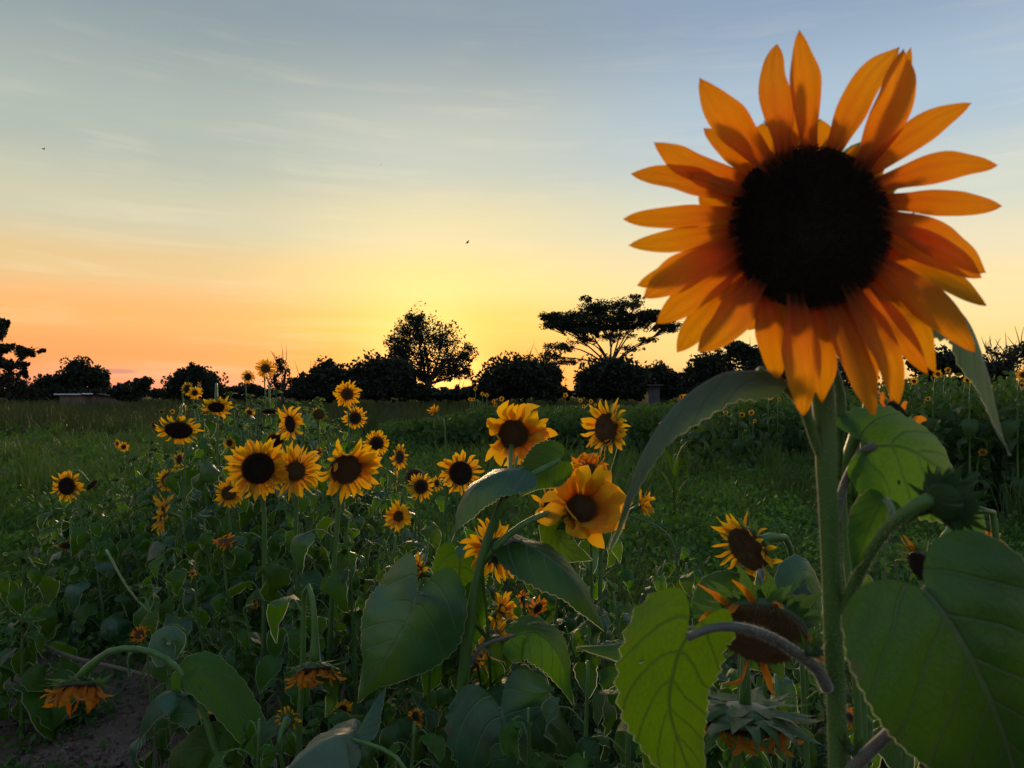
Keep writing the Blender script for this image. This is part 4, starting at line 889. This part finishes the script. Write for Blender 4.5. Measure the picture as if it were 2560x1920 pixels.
FP(1254, 1520, 2.5, 96, 'bright lemon sunflower opening upward in profile beside the forked stalk', 'the upward lemon flower', .3, 62, 35, 'ragged', 'brown', 22, True, tilt=30, nleaf=3, bl=1.3, **N)
FP(1168, 1640, 2.5, 120, 'orange drooping sunflower hanging behind the forked stalk', None, .42, -40, -48, 'old', 'black', 22, True, nleaf=3, base_du=60, **N)
FP(1232, 1600, 2.45, 128, 'nodding sunflower with fringed amber petals under the lemon one', 'the fringed amber flower', .42, 130, -30, 'new', 'black', 28, True, nleaf=3, tilt=10, base_du=30, **N)
FP(788, 1672, 2.15, 150, 'spent sunflower hanging straight down from a crooked pale stalk', 'the hanging head on the crook', .55, 0, -66, 'old', 'black', 34, True, bl=1.0, tilt=66, lpm=1.4, gap=.3, blift=.12, nleaf=4, lsize=.2, sr=.009, lean=[(752, 1920, 2.2), (758, 1650, 2.2), (762, 1475, 2.18), (778, 1478, 2.16), (788, 1560, 2.15)], bracts=24, **N)
FP(200, 1715, 2.2, 170, 'withered sunflower with orange rags of petals nodding over bare soil', 'the nodding ragged head', .5, -22, -62, 'old', 'black', 30, True, bl=1.1, tilt=58, blift=.05, lpm=1.5, gap=.4, nleaf=0, sr=.010, bracts=33, lean=[(600, 2050, 2.2), (548, 1890, 2.2), (490, 1730, 2.2), (410, 1640, 2.2), (300, 1620, 2.2), (232, 1660, 2.2)], **N)
FP(178, 1362, 4.6, 62, 'dark nodding seed head hanging under the leaf at the patch edge', 'the dark hanging seed head', .8, 0, -60, 'old', 'brown', 16, nleaf=4, lsize=.24, **N)
FP(168, 1215, 4.6, 84, 'sunflower at the western tip of the patch, disc turned away from the row', 'the flower at the patch tip', .52, -34, 0, n=28, near=True, tilt=-4, nleaf=6, lsize=.24, bl=1.0, base_du=40, **N)
FP(232, 1212, 4.8, 46, 'small closed nodding bud next to the patch-tip sunflower', None, .7, 60, -35, 'old', n=8, nleaf=4, lsize=.2, bl=1.2, **N)
FP(427, 1200, 4.9, 66, 'low round sunflower with an orange rim and a black tilted disc', 'the orange-rimmed flower', .62, -5, -12, n=30, nleaf=6, lsize=.22, disc='brown', **N)
FP(452, 1182, 4.95, 30, 'tiny sunflower bursting at the shoulder of the orange-rimmed one', None, .35, 20, 20, n=16, nleaf=2, mid=False, **N)
FP(410, 1283, 3.7, 112, 'ragged sunflower seen exactly edge-on, a vertical yellow crest', 'the edge-on yellow crest', .42, -84, 8, 'ragged', 'black', 26, True, bl=1.2, tilt=8, nleaf=6, lsize=.24, **N)
FP(447, 1075, 4.0, 116, 'large bowed sunflower with its disc tipped toward the ground', 'the bowed flower', .56, -10, -48, n=24, near=True, droop=-.3, gap=.06, nleaf=6, lsize=.24, florets=600, **N)
FP(541, 1018, 4.2, 84, 'drooping sunflower with a fringe of petals beneath and bracts above', 'the fringed drooping flower', .46, 0, -50, n=26, near=True, nleaf=6, lsize=.24, bl=1.0, **N)
FP(574, 1107, 4.3, 34, 'small half-hidden sunflower on the slope above the black-disc flower', None, .5, -30, 0, n=16, nleaf=3, mid=False, **N)
FP(449, 1148, 4.6, 48, 'narrow sunflower in shade just over the orange-rimmed one', None, .5, 60, 0, n=16, nleaf=4, mid=False, **N)
FP(573, 1232, 3.7, 76, 'low amber sunflower at the foot of the black-disc bloom', 'the low amber flower', .46, 10, 4, n=26, near=True, disc='brown', nleaf=6, lsize=.2, droop=.3, **N)
FP(487, 982, 6.6, 36, 'small sunflower in front of the lone dense tree, lower of its cluster', 'the small cluster at the lone tree', .4, 0, 0, n=18, nleaf=4, mid=False, **N)
FP(469, 972, 6.7, 36, 'dim sunflower in the shaded side of the cluster at the lone tree', None, .6, 35, 0, n=18, nleaf=3, mid=False, **N)
FP(500, 966, 6.8, 28, 'twisted sunflower on top of the cluster at the lone tree', None, .3, 80, 20, 'ragged', n=14, nleaf=3, mid=False, **N)
FP(458, 1019, 7.5, 19, 'tiny sunflower standing between the bowed flower and the lone tree', None, .45, 0, 0, n=14, nleaf=3, mid=False, **N)
FP(456, 1035, 7.4, 19, 'tiny sunflower directly under another tiny one above the bowed flower', None, .5, 0, 0, n=14, nleaf=3, mid=False, **N)
FP(431, 1029, 7.8, 13, 'minute sunflower touching the top petals of the bowed flower', None, .5, 0, 0, n=12, nleaf=2, mid=False, **N)
FP(404, 1030, 7.8, 12, 'dark speck of a sunflower west of the bowed flower, upper one', None, .7, 0, 0, n=10, nleaf=2, mid=False, **N)
FP(387, 1062, 6.8, 18, 'dark spent head at the west side of the bowed flower', None, .8, -20, 0, 'old', n=12, nleaf=3, mid=False, **N)
FP(294, 1109, 9.0, 24, 'small upright sunflower of the twin pair out in the field, narrower one', 'the twin flowers in the field', .4, 55, 0, n=16, nleaf=3, mid=False, **N)
FP(310, 1117, 9.0, 28, 'small sunflower of the twin pair out in the field, wider one', None, .42, 0, 0, n=16, nleaf=3, mid=False, **N)
FP(620, 942, 7.0, 38, 'lower of two sunflowers that stand up against the orange sky', 'the pair against the sky', .46, 20, 0, n=20, nleaf=5, mid=False, lsize=.2, **N)
FP(664, 921, 6.2, 52, 'upper of two sunflowers that stand up against the orange sky', 'the pair against the sky', .44, 0, 10, n=24, nleaf=6, mid=False, lsize=.2, disc='brown', **N)
FP(624, 1031, 5.6, 28, 'small cupped sunflower beside the fringed drooping one', None, .55, 20, 30, n=14, nleaf=4, mid=False, tilt=20, **N)
FP(673, 1029, 5.2, 40, 'flat dark seed head without petals beneath the pair on the skyline', None, .85, 0, -68, 'old', n=8, nleaf=4, mid=False, **N)
FP(726, 1060, 4.2, 104, 'tilted sunflower turned sideways, long petals sweeping down', 'the sideways sweeping flower', .42, -58, -8, n=22, near=True, droop=.7, nleaf=6, lsize=.22, **N)
FP(797, 1036, 4.4, 44, 'green unopened sunflower with spiky bracts under the neat flower', 'the spiky green bud', .62, 10, 8, 'ragged', 'brown', 12, True, bl=1.2, nleaf=5, bracts=22, gap=.4, **N)
FP(689, 1101, 4.3, 52, 'dark seed head in shadow behind the trio', None, .75, -10, -25, 'old', 'black', 16, nleaf=4, mid=False, **N)
FP(797, 1129, 4.0, 34, 'small orange flower caught behind the shaggy one', None, .4, -50, 0, 'old', 'brown', 12, nleaf=3, mid=False, **N)
FP(1088, 1030, 4.5, 42, 'half-open yellow bud on a thin bare crooked stalk, standing clear of the rest', 'the bud on a thin stalk', .3, -40, 48, 'ragged', 'brown', 20, True, tilt=45, bl=1.2, nleaf=2, lsize=.12, sr=.006, lean=[(1118, 1700, 4.5), (1117, 1300, 4.5), (1114, 1120, 4.5), (1110, 1050, 4.5)], **N)
FP(1868, 1370, 1.35, 156, 'seedy brown sunflower head with torn golden petals leaning over the biggest nodding head', 'the seedy brown head', .74, -42, -20, 'ragged', 'brown', 30, True, florets=1500, bl=.8, nleaf=3, lsize=.14, bracts=24, gap=.25, pw=1.3, tilt=20, lpm=1.9, lean=[(2010, 2300, 1.5), (2005, 1700, 1.5), (1985, 1440, 1.45)], **N)
FP(1902, 1580, 1.12, 292, 'biggest nodding seed head, dark disc hanging below a crown of green bracts', 'the biggest nodding head', .74, -4, -36, 'old', 'brown', 14, True, florets=2200, bl=.95, nleaf=0, bracts=36, gap=.3, base_y=.2, stemtop=.03, sr=.0055, blift=-.1, tilt=20, lpm=2.2, **N)
FP(1862, 1800, 1.25, 300, 'sunflower hanging face down below the biggest nodding head, rim of rusty petals', 'the rusty hanging head', .66, 5, -80, 'old', 'black', 40, True, bl=1.25, gap=.15, tilt=70, blift=.15, nleaf=0, bracts=36, sr=.0055, **N)
FP(2245, 1048, .80, 210, 'brown sunflower facing away with curled orange petals close behind the great stalk', 'the curled flower behind the great stalk', .45, 65, 24, 'old', 'black', 14, True, bl=1.0, nleaf=1, lsize=.1, sr=.005, bracts=20, **N)
FP(2312, 1420, 1.1, 190, 'crumpled green flower head with folded bracts and rusty strands', 'the crumpled green head', .5, -40, -30, 'old', 'black', 10, True, bl=1.2, nleaf=3, lsize=.13, bracts=30, gap=.3, **N)
FP(2468, 1362, 1.5, 96, 'dried brown sunflower peeping over the great leaf', 'the dried flower over the great leaf', .55, 10, 40, 'old', 'brown', 24, True, nleaf=2, lsize=.14, **N)
FP(352, 1585, 2.4, 56, 'little withered yellow flower above the arched stalk', 'the withered yellow flower', .4, -30, 40, 'old', 'brown', 18, True, nleaf=3, lsize=.12, tilt=40, sr=.004, **N)
FP(722, 1795, 2.1, 66, 'small yellow flower half wrapped in a curled leaf', 'the leaf-wrapped flower', .42, 160, 0, 'ragged', 'brown', 16, True, bl=1.5, nleaf=3, lsize=.14, **N)
FP(535, 1800, 2.4, 120, 'shaded nodding flower tangled behind the arched stalk', 'the tangled flower', .46, 40, -20, 'ragged', 'black', 20, True, nleaf=4, lsize=.17, gap=.35, **N)
FP(857, 1772, 2.5, 58, 'small mustard flower low among the dry stalks', 'the low mustard flower', .4, 20, 0, 'ragged', 'black', 18, nleaf=4, mid=True, **N)
FP(1040, 1788, 2.3, 56, 'half flower showing behind a slim stalk under the broad leaf', None, .42, -40, 0, 'ragged', 'black', 16, nleaf=4, mid=True, **N)
FP(1345, 1520, 3.0, 70, 'tousled yellow flower in the thicket east of the forked stalk', 'the tousled thicket flower', .4, 40, -20, 'old', 'black', 22, nleaf=5, mid=True, **N)
FP(1308, 1498, 3.1, 46, 'smaller tousled flower beside the thicket one', None, .4, -40, 0, 'old', 'black', 16, nleaf=4, mid=False, **N)
FP(1440, 1482, 3.3, 30, 'yellow fleck of a flower beneath the long dark leaf', None, .3, 0, 30, 'old', n=12, nleaf=4, mid=False, **N)
FP(563, 1352, 3.0, 66, 'rumpled amber flower under a folded leaf below the trio', 'the rumpled flower', .4, 0, 70, 'old', 'brown', 18, nleaf=5, mid=True, **N)
FP(483, 1433, 3.0, 28, 'small yellow tuft of a flower on a drooping leaf', None, .3, -20, 50, 'ragged', n=12, nleaf=4, mid=False, **N)
FP(640, 1512, 2.9, 26, 'single orange bloom buried deep in the leaves', None, .3, 40, 0, 'old', n=10, nleaf=5, mid=False, **N)
FP(1675, 1845, 1.9, 36, 'yellow flower low at the corner beside the lime leaf', None, .3, 0, 0, n=12, nleaf=4, mid=False, **N)
FP(1975, 1815, 1.5, 56, 'small orange flower near the foot of the great stalk', None, .4, 0, 30, 'old', n=14, nleaf=3, mid=True, **N)
FP(2118, 1790, 1.2, 60, 'orange petals glowing just behind the great stalk', None, .4, -30, 0, 'old', n=12, nleaf=3, mid=True, lsize=.13, **N)
FP(2188, 1000, 1.0, 30, 'stray orange petalled bud against the great stalk', None, .3, 0, 0, 'old', n=8, nleaf=1, mid=False, lsize=.08, **N)

# leaves drawn by hand on the arched stalk of the nodding head
def loose_leaves(pl_loc, plant, defs):
    for mid, W_, nrm, mat, kw in defs:
        k = dict(fold=.3, ns=12, nt=26, lobe=.15, ripple=.04, tooth=.03, arch=.1, puck=.06); k.update(kw); mb = MB()
        blade(mb, [P(*q) - pl_loc for q in mid], W_, nrm, **k); fringe(mb, k['ns'], k['nt'], 0, .0011); mb.build('leaf', [mat, m_fringe], plant)
nod = [o for o in bpy.data.objects if o.get('label', '').startswith('withered sunflower with orange rags')][0]
loose_leaves(nod.location, nod, [
    ([(478, 1700, 2.2), (500, 1672, 2.19), (560, 1720, 2.18), (620, 1800, 2.16), (672, 1900, 2.15), (700, 1990, 2.15)], .125, (.35, -.75, .5), m_leaf, dict(seed=41, fold=.4)),
    ([(488, 1760, 2.2), (440, 1730, 2.19), (390, 1745, 2.18), (358, 1800, 2.17), (350, 1868, 2.17)], .12, (-.4, -.4, .8), m_leaf_blue, dict(seed=42, fold=.6)),
    ([(420, 1650, 2.22), (405, 1600, 2.24), (425, 1582, 2.24), (450, 1600, 2.24), (440, 1650, 2.24)], .07, (.2, -.7, .7), m_leaf_blue, dict(seed=43, fold=.3, lobe=.05)),
    ([(556, 1900, 2.2), (520, 1868, 2.19), (480, 1872, 2.18), (440, 1900, 2.17), (430, 1960, 2.17)], .16, (-.3, -.7, .6), m_leaf_lime, dict(seed=44)),
    ([(556, 1880, 2.22), (575, 1860, 2.24), (590, 1890, 2.24), (600, 1930, 2.24)], .10, (.3, -.8, .4), m_leaf_lime, dict(seed=45))])

bigh = [o for o in bpy.data.objects if o.get('label', '').startswith('biggest nodding')][0]
loose_leaves(bigh.location, bigh, [
    ([(1760, 1580, 1.02), (1660, 1598, 1.0), (1560, 1622, .99), (1440, 1618, 1.0)], .06, (-.1, -.4, .92), m_leaf, dict(seed=61, fold=.25, lobe=.04)),
    ([(1990, 1500, 1.25), (2010, 1440, 1.26), (2030, 1480, 1.27), (2050, 1560, 1.27)], .08, (.2, -.8, .5), m_leaf_blue, dict(seed=62, fold=.3)),
    ([(1770, 1520, 1.3), (1800, 1460, 1.32), (1850, 1440, 1.34), (1900, 1450, 1.35)], .07, (-.1, -.6, .8), m_leaf_lime, dict(seed=63, fold=.3))])
# leaves in front at the lower edge of the picture
fl = empty('leafy_stalk', P(1000, 2200, 1.7) * 1); fl.location.z = 0; tag(fl, 'leafy shoot in front with one long silvery leaf lifted toward the west', 'plant')
mb = MB(); o3 = fl.location; tube(mb, [Vector((0, 0, 0)), P(1050, 2100, 1.72) - o3, P(1020, 1930, 1.72) - o3, P(960, 1870, 1.74) - o3, P(880, 1845, 1.75) - o3], [.008, .007, .006, .004], 8, 20); mb.build('stem', m_stem, fl)
loose_leaves(fl.location, fl, [([(890, 1848, 1.75), (850, 1835, 1.74), (780, 1870, 1.7), (710, 1930, 1.65)], .16, (-.35, -.42, .82), m_leaf_silver, dict(seed=51, fold=.5)), ([(890, 1840, 1.76), (915, 1790, 1.78), (940, 1750, 1.8), (965, 1715, 1.82)], .07, (-.7, -.5, .5), m_leaf_blue, dict(seed=52, fold=.7, lobe=.02))])

# leafy young plant alone at the western edge
def stalk_plant(name, loc, H, label, cat, n, size, rs, group=None, tones=('green', 'blue', 'dark', 'lime'), wts=(5, 3, 2.5, 1.5), top=None, lean=(0, 0)):
    pl = empty(name, loc); tag(pl, label, cat, group); mb = MB()
    path = tube(mb, [Vector((0, 0, -.02)), Vector((lean[0] * .3, lean[1] * .3, H * .4)), Vector((lean[0], lean[1], H))], [.011, .008, .0035], 7, 14)
    leafy(pl, path, rs, mb, n, size, .12, .97, tones, wts, seedaz=rs.uniform(0, 6)); mb.build('stem', m_stem, pl)
    if top == 'bud':
        for i in range(5):
            a = i * 1.256 + rs.random(); lo = obj('leaf', LEAF_SETS['lime'][i], pl); lo.matrix_local = Matrix.Translation(path[-1]) @ RZ(a) @ RX(rs.uniform(.2, .9)) @ SC(size * .22, size * .4, size * .4)
    return pl
rs = random.Random(5)
stalk_plant('young_sunflower_plant', Vector((P(60, 1400, 3.4).x, 3.4, 0)), P(60, 1400, 3.4).z, 'young upright plant with lime-green leaves alone at the western soil edge', 'plant', 17, .24, rs, tones=('lime', 'green'), wts=(4, 2), top='bud')
stalk_plant('young_sunflower_plant', Vector((P(20, 1480, 3.1).x, 3.2, 0)), P(10, 1560, 3.2).z, 'short bushy plant in front of the lime-leaved young plant', 'plant', 12, .22, rs, tones=('lime', 'dark'), wts=(2, 2), top='bud')

# long stalks leaning or lying across the soil
def fallen(label, pts, r=.011, mat=None):
    base = P(*pts[0]); root = empty('fallen_stalk', base); tag(root, label, 'stalk'); mb = MB()
    tube(mb, [P(*q) - base for q in pts], [r, r * .8, r * .6], 8, 14); mb.build('stem', mat or m_stem_dry, root)
fallen('bare grey stalk lying flat across the soil in the west', [(30, 1560, 3.6), (150, 1630, 3.4), (300, 1668, 3.2), (430, 1700, 3.1)])
fallen('thick pale stem leaning from the patch-tip sunflower down to the soil', [(268, 1375, 3.98), (330, 1480, 3.6), (432, 1580, 3.3)], .007, m_stem)
fallen('thin leaning stem parallel to the thick pale one, closer to the patch', [(420, 1440, 3.4), (480, 1540, 3.2), (530, 1610, 3.1)], .005, m_stem)

# small yellow-green maize seedling in the open field
mz = empty('maize_plant', Vector((P(1684, 1260, 8).x, 8.0, 0))); tag(mz, 'spindly yellow-green maize plant alone in the open field', 'plant'); zt = P(1684, 1130, 8).z
mb = MB(); tube(mb, [(0, 0, 0), (0, 0, zt * .7)], [.015, .008], 6, 6); mb.build('stem', m_leaf_lime, mz)
for i in range(6):
    a = i * 2.5; h = zt * (.3 + .1 * i); mb = MB(); o_ = Vector((math.cos(a), math.sin(a), 0)); blade(mb, [Vector((0, 0, h)), o_ * .08 + Vector((0, 0, h + .22)), o_ * .2 + Vector((0, 0, h + .3)), o_ * .34 + Vector((0, 0, h + .12))], .045, (-o_.x, -o_.y, .6), w_petal, .3, 4, 8); mb.build('leaf', m_leaf_lime, mz)

# ================================================================== crowd of flowerless stalks filling the patch
VT = [(0, 1450), (60, 1400), (110, 1300), (200, 1250), (300, 1180), (400, 1110), (520, 1010), (620, 985), (700, 975), (780, 1010), (860, 1080), (940, 1150), (1000, 1220), (1080, 1250), (1180, 1290), (1300, 1310), (1400, 1320), (1500, 1340), (1600, 1350), (1700, 1345), (1800, 1420), (1950, 1480), (2200, 1500), (2600, 1520)]
def vtop(u): return float(np.interp(u, [q[0] for q in VT], [q[1] for q in VT]))
rs = random.Random(77); used = {}; placed = []; tries = 0
def near_phrase(u, v):
    q = min(LANDMARK, key=lambda m: (m[0] - u) ** 2 + (m[1] - v) ** 2); dx_, dy_ = u - q[0], v - q[1]
    if abs(dy_) > abs(dx_) * 1.2: rel = 'just below' if dy_ > 0 else 'just above'
    else: rel = 'to the east of' if dx_ > 0 else 'to the west of'
    return rel, q[2]
ADJ = ['tall', 'slim', 'bushy', 'short', 'stooping', 'broad-leaved', 'dusky', 'crowded', 'thin', 'drooping', 'leafy', 'slender', 'tangled', 'unkempt', 'hunched']
while len(placed) < 225 and tries < 14000:
    tries += 1; back = len(placed) < 60
    d = 2.3 + 5.6 * rs.random() ** 1.25; u = rs.uniform(30, 2750); vt = vtop(u) + abs(rs.gauss(0, 75)) + (d < 3.2) * rs.uniform(0, 170)
    if back: d = rs.uniform(4.6, 7.2); u = rs.uniform(330, 960); vt = vtop(u) + abs(rs.gauss(0, 28))
    if u < 430 and d < 4.3: continue
    if u < 120: continue
    if 1000 < u and d > 3.9 and vt < 1400: continue
    if u > 1560 and d > 3.6: continue
    for hu, hv, hd_, hdia in HEADS + [(1283, 1082, 2.6, 190), (1452, 1272, 2.4, 200)]:
        if d < hd_ + .1 and abs(u - hu) < hdia * .5 + .13 * F_PX / d and vt < hv + hdia * .5 + 8: vt = hv + hdia * .5 + rs.uniform(8, 50)
    z = CAM_H - (vt - HOR) / F_PX * d
    if z < .3 or z > 1.75: continue
    loc = Vector(((u - 1280) / F_PX * d, d, 0))
    if any((loc - q).length < .145 for q in placed): continue
    placed.append(loc); size = rs.uniform(.11, .20) if d < 5 else rs.uniform(.14, .21)
    rel, ph = near_phrase(u, vt); ad = ADJ[0] if z > 1.25 else ADJ[3] if z < .6 else rs.choice(ADJ[1:3] + ADJ[4:])
    for ad2 in [ad] + [a_ for a_ in ADJ if a_ not in ('tall', 'short')]:
        key = (ad2, rel, ph)
        if key not in used: ad = ad2; break
    used[(ad, rel, ph)] = 1
    lab = f'{ad} flowerless green stalk {rel} {ph}'
    stalk_plant('leafy_stalk', loc, z, lab, 'plant', rs.randint(15, 20) if d < 5 else rs.randint(11, 14), size, rs, 'flowerless sunflower stalks crowding the patch', top='bud' if rs.random() < .6 else None, wts=((5, 2.5, 2, 2.8) if u < 1400 else (5, 2, 1, 4)), lean=(rs.uniform(-.22, .22), rs.uniform(-.15, .15)))

# low plants close in front, under the great flower and along the lower edge
for i, (u, vt, d, ph) in enumerate([(1560, 1560, 1.9, 'under the tip of the arching hero leaf'), (1450, 1650, 1.9, 'beside the lime leaf, west of it'), (2180, 1650, 1.3, 'tucked in close behind the great stalk'), (2260, 1700, 1.5, 'glimpsed through the gap by the great leaf'), (1980, 1690, 1.6, 'between the great stalk and the rusty hanging head'), (1760, 1640, 1.7, 'right behind the lime leaf'), (640, 1800, 2.0, 'at the lower edge by the leaf-wrapped flower'), (1000, 1800, 2.0, 'at the lower edge beneath the broad leaf'), (1880, 1450, 1.9, 'rising behind the biggest nodding head'), (1620, 1480, 2.1, 'rising west of the biggest nodding head'), (2400, 1560, 1.9, 'hidden mostly by the great leaf'), (1330, 1760, 1.95, 'at the lower edge east of the forked stalk'), (860, 1830, 2.0, 'low in shade by the mustard flower')]):
    stalk_plant('leafy_stalk', Vector((P(u, vt, d).x, d, 0)), P(u, vt, d).z, 'leafy green stalk ' + ph, 'plant', 15, .17, rs, 'flowerless sunflower stalks crowding the patch', lean=(rs.uniform(-.08, .08), rs.uniform(-.05, .05)), wts=(4, 4, 3, 1))

# ================================================================== far field of sunflowers
FG = 'small far-off sunflowers in the back field'
def far_flower(u, v, d, dia, label, yaw=0, leaves=9):
    c = P(u, v, d); base = Vector((c.x, d + .1, 0)); pl = empty('far_sunflower', base); tag(pl, label, 'sunflower', FG); rs = random.Random(int(u * 3 + v))
    cl = c - base; mb = MB(); path = tube(mb, [Vector((0, 0, 0)), Vector((0, 0, cl.z * .8)), cl + Vector((0, .03, 0))], [.02, .012, .01], 5, 8); mb.build('stem', m_stem, pl)
    lm = MB()
    for i in range(leaves):
        t = .3 + .62 * i / leaves; p = path[int(t * 8)]; a = i * 2.4 + rs.random(); sz = .3 * (1.15 - .6 * t) * rs.uniform(.8, 1.3)
        join_into(lm, LF_NP[rs.randrange(14)], Matrix.Translation(p + Vector((-math.sin(a), math.cos(a), .3)) * .08) @ RZ(a) @ RX(-rs.uniform(.4, 1.2)) @ SC(sz, sz, sz))
    o = lm.build('foliage', m_farleaf, pl); o['kind'] = 'stuff'
    Rt = dia / 2 * d / F_PX
    make_head(pl, cl, facing(c, yaw, rs.uniform(-10, 15)), Rt * .42, Rt * .64, 16, 'new', 'brown' if rs.random() < .5 else 'black', False, False, int(u), 8, .8)
for u, v, d, dia, lab in [(2345, 935, 9, 24, 'small sunflower with a dark eye under the tip of the big flower'), (2437, 938, 8.5, 46, 'largest of the far-off sunflowers, east of the great bloom'), (2420, 950, 9.4, 26, 'far sunflower tucked against the largest far one'), (2558, 937, 8.5, 34, 'far sunflower cut by the right edge of the photo'),
    (2470, 967, 9.5, 22, 'far sunflower below and beside the largest far one'), (2455, 1016, 9.5, 18, 'dim far sunflower partway down the dark bank'), (2451, 1040, 9.3, 24, 'upper of two far sunflowers touching on the dark bank'), (2445, 1049, 9.5, 20, 'lower of two far sunflowers touching on the dark bank'), (2456, 1131, 8.5, 24, 'lone bright sunflower low on the dark bank'), (2370, 925, 10, 16, 'tiny far sunflower next to the dark-eyed one'), (2535, 1042, 9, 20, 'shaded far sunflower near the right edge'), (2285, 953, 10, 20, 'dusky far sunflower beneath the great petals'), (2243, 916, 11, 14, 'tiny far sunflower just under the great petals'),
    (1748, 1027, 13, 15, 'far oval sunflower framed by the arching leaf, upper one'), (1730, 1055, 13, 14, 'far round sunflower framed by the arching leaf, lower one'), (1766, 1003, 14, 15, 'far sunflower behind the blade of the arching leaf'), (1815, 1003, 14, 15, 'far sunflower in the gap below the arching leaf'), (1786, 1026, 14, 12, 'faint far sunflower beside the oval one'), (1851, 974, 15, 13, 'far sunflower high on the bank under the arching leaf'), (1887, 1052, 14, 10, 'minute far sunflower near the great stalk'), (1792, 1000, 14.5, 13, 'dark far sunflower between two others under the arching leaf'),
    (1188, 972, 22, 11, 'topmost far sunflower before the wide dark bush'), (1206, 985, 21, 11, 'first of two touching far sunflowers before the wide bush'), (1217, 988, 21, 12, 'second of two touching far sunflowers before the wide bush'), (1254, 997, 20, 14, 'far sunflower with a dark eye above the droopy flower'), (1175, 998, 20, 10, 'pale far sunflower west of the dark-eyed one'), (1183, 998, 20.5, 10, 'pale far sunflower doubled up with its neighbour'), (1234, 1003, 19, 11, 'far sunflower leaning by the dark-eyed one'), (1239, 1012, 18.5, 11, 'far half-open sunflower over the droopy flower'), (1414, 988, 20, 14, 'bright far sunflower alone before the black bush'), (1451, 1001, 19, 12, 'far sunflower above the oval flower, upper one'), (1477, 1003, 19, 12, 'far sunflower above the oval flower, nearer its petals'), (1459, 1016, 18, 10, 'far sunflower above the oval flower, lower one'), (1488, 1012, 18, 9, 'dark far bud beside the oval flower')]:
    far_flower(u, v, d, dia, lab, random.Random(int(u)).uniform(-35, 35))
_q = random.Random(31); REL = ['beneath the arching leaf', 'by the great stalk', 'on the dark eastern bank', 'under the big flower']
for k in range(26):
    e_ = k % 2; u = _q.uniform(2200, 2556) if e_ else _q.uniform(1700, 2040); v = _q.uniform(950, 1090) if e_ else _q.uniform(985, 1050)
    far_flower(u, v, 9.6 + _q.random() if e_ else 15.5 + _q.random(), _q.uniform(11, 18), 'dim tiny far-off sunflower in the crop on the dark eastern bank' if e_ else 'dim tiny far-off sunflower in the crop beneath the arching leaf', _q.uniform(-50, 50), 5)
# the massed leaves of that field, too thick and far to count
def mass(name, n, ufn, hfn, d0, d1, s, label, mat=m_farleaf):
    d = rng.uniform(d0, d1, n); u = ufn(n); ht = hfn(u, d) * rng.uniform(.5, 1.06, n); m_ = 42; X = np.repeat((u - 1280) / F_PX * d, m_); Y = np.repeat(d, m_); H = np.repeat(ht, m_)
    Z = H * rng.uniform(.08, 1, len(X)) ** .8; w = .22 * (1.1 - .7 * Z / H)
    v, f = leaflets(X + rng.normal(0, 1, len(X)) * w, Y + rng.normal(0, 1, len(X)) * w, Z, s * rng.uniform(.5, 1.4, len(X)) * (1.2 - .6 * Z / H), .4)
    tag(obj(name, np_mesh(name, v, f, mat)), label, kind='stuff')
mass('far_sunflower_foliage', 720, lambda n: rng.uniform(2180, 2900, n), lambda u, d: CAM_H - (np.interp(u, [2100, 2300, 2560, 2800], [960, 950, 945, 930]) - HOR) / F_PX * d, 8.8, 15, .17, 'dark mass of sunflower leaves on the bank in the east')
mass('far_sunflower_foliage', 620, lambda n: rng.uniform(1690, 2260, n), lambda u, d: CAM_H - (np.interp(u, [1690, 1800, 1900, 2200], [1030, 1003, 985, 965]) - HOR) / F_PX * d, 17, 25, .2, 'mass of sunflower leaves seen under the arching leaf')
mass('far_sunflower_foliage', 700, lambda n: rng.uniform(960, 1720, n), lambda u, d: np.maximum(.5, CAM_H - (np.interp(u, [960, 1140, 1200, 1500, 1700], [1058, 1038, 1020, 1018, 1010]) - HOR) / F_PX * d), 18, 27, .2, 'green mass of sunflower leaves before the wide dark bush')
x = rng.uniform(2.6, 18, 5200); y = rng.uniform(8.4, 21, 5200); keep = (x / y > .22) & (y > np.where(x / y > .5, 8.6, 15.5)); x, y = x[keep], y[keep]
blades('dry_field_stalks', x, y, rng.uniform(.25, .8, len(x)), .014 + 0 * x, m_stem_dry, .25, label='dry brownish stalks at the foot of the far sunflowers')
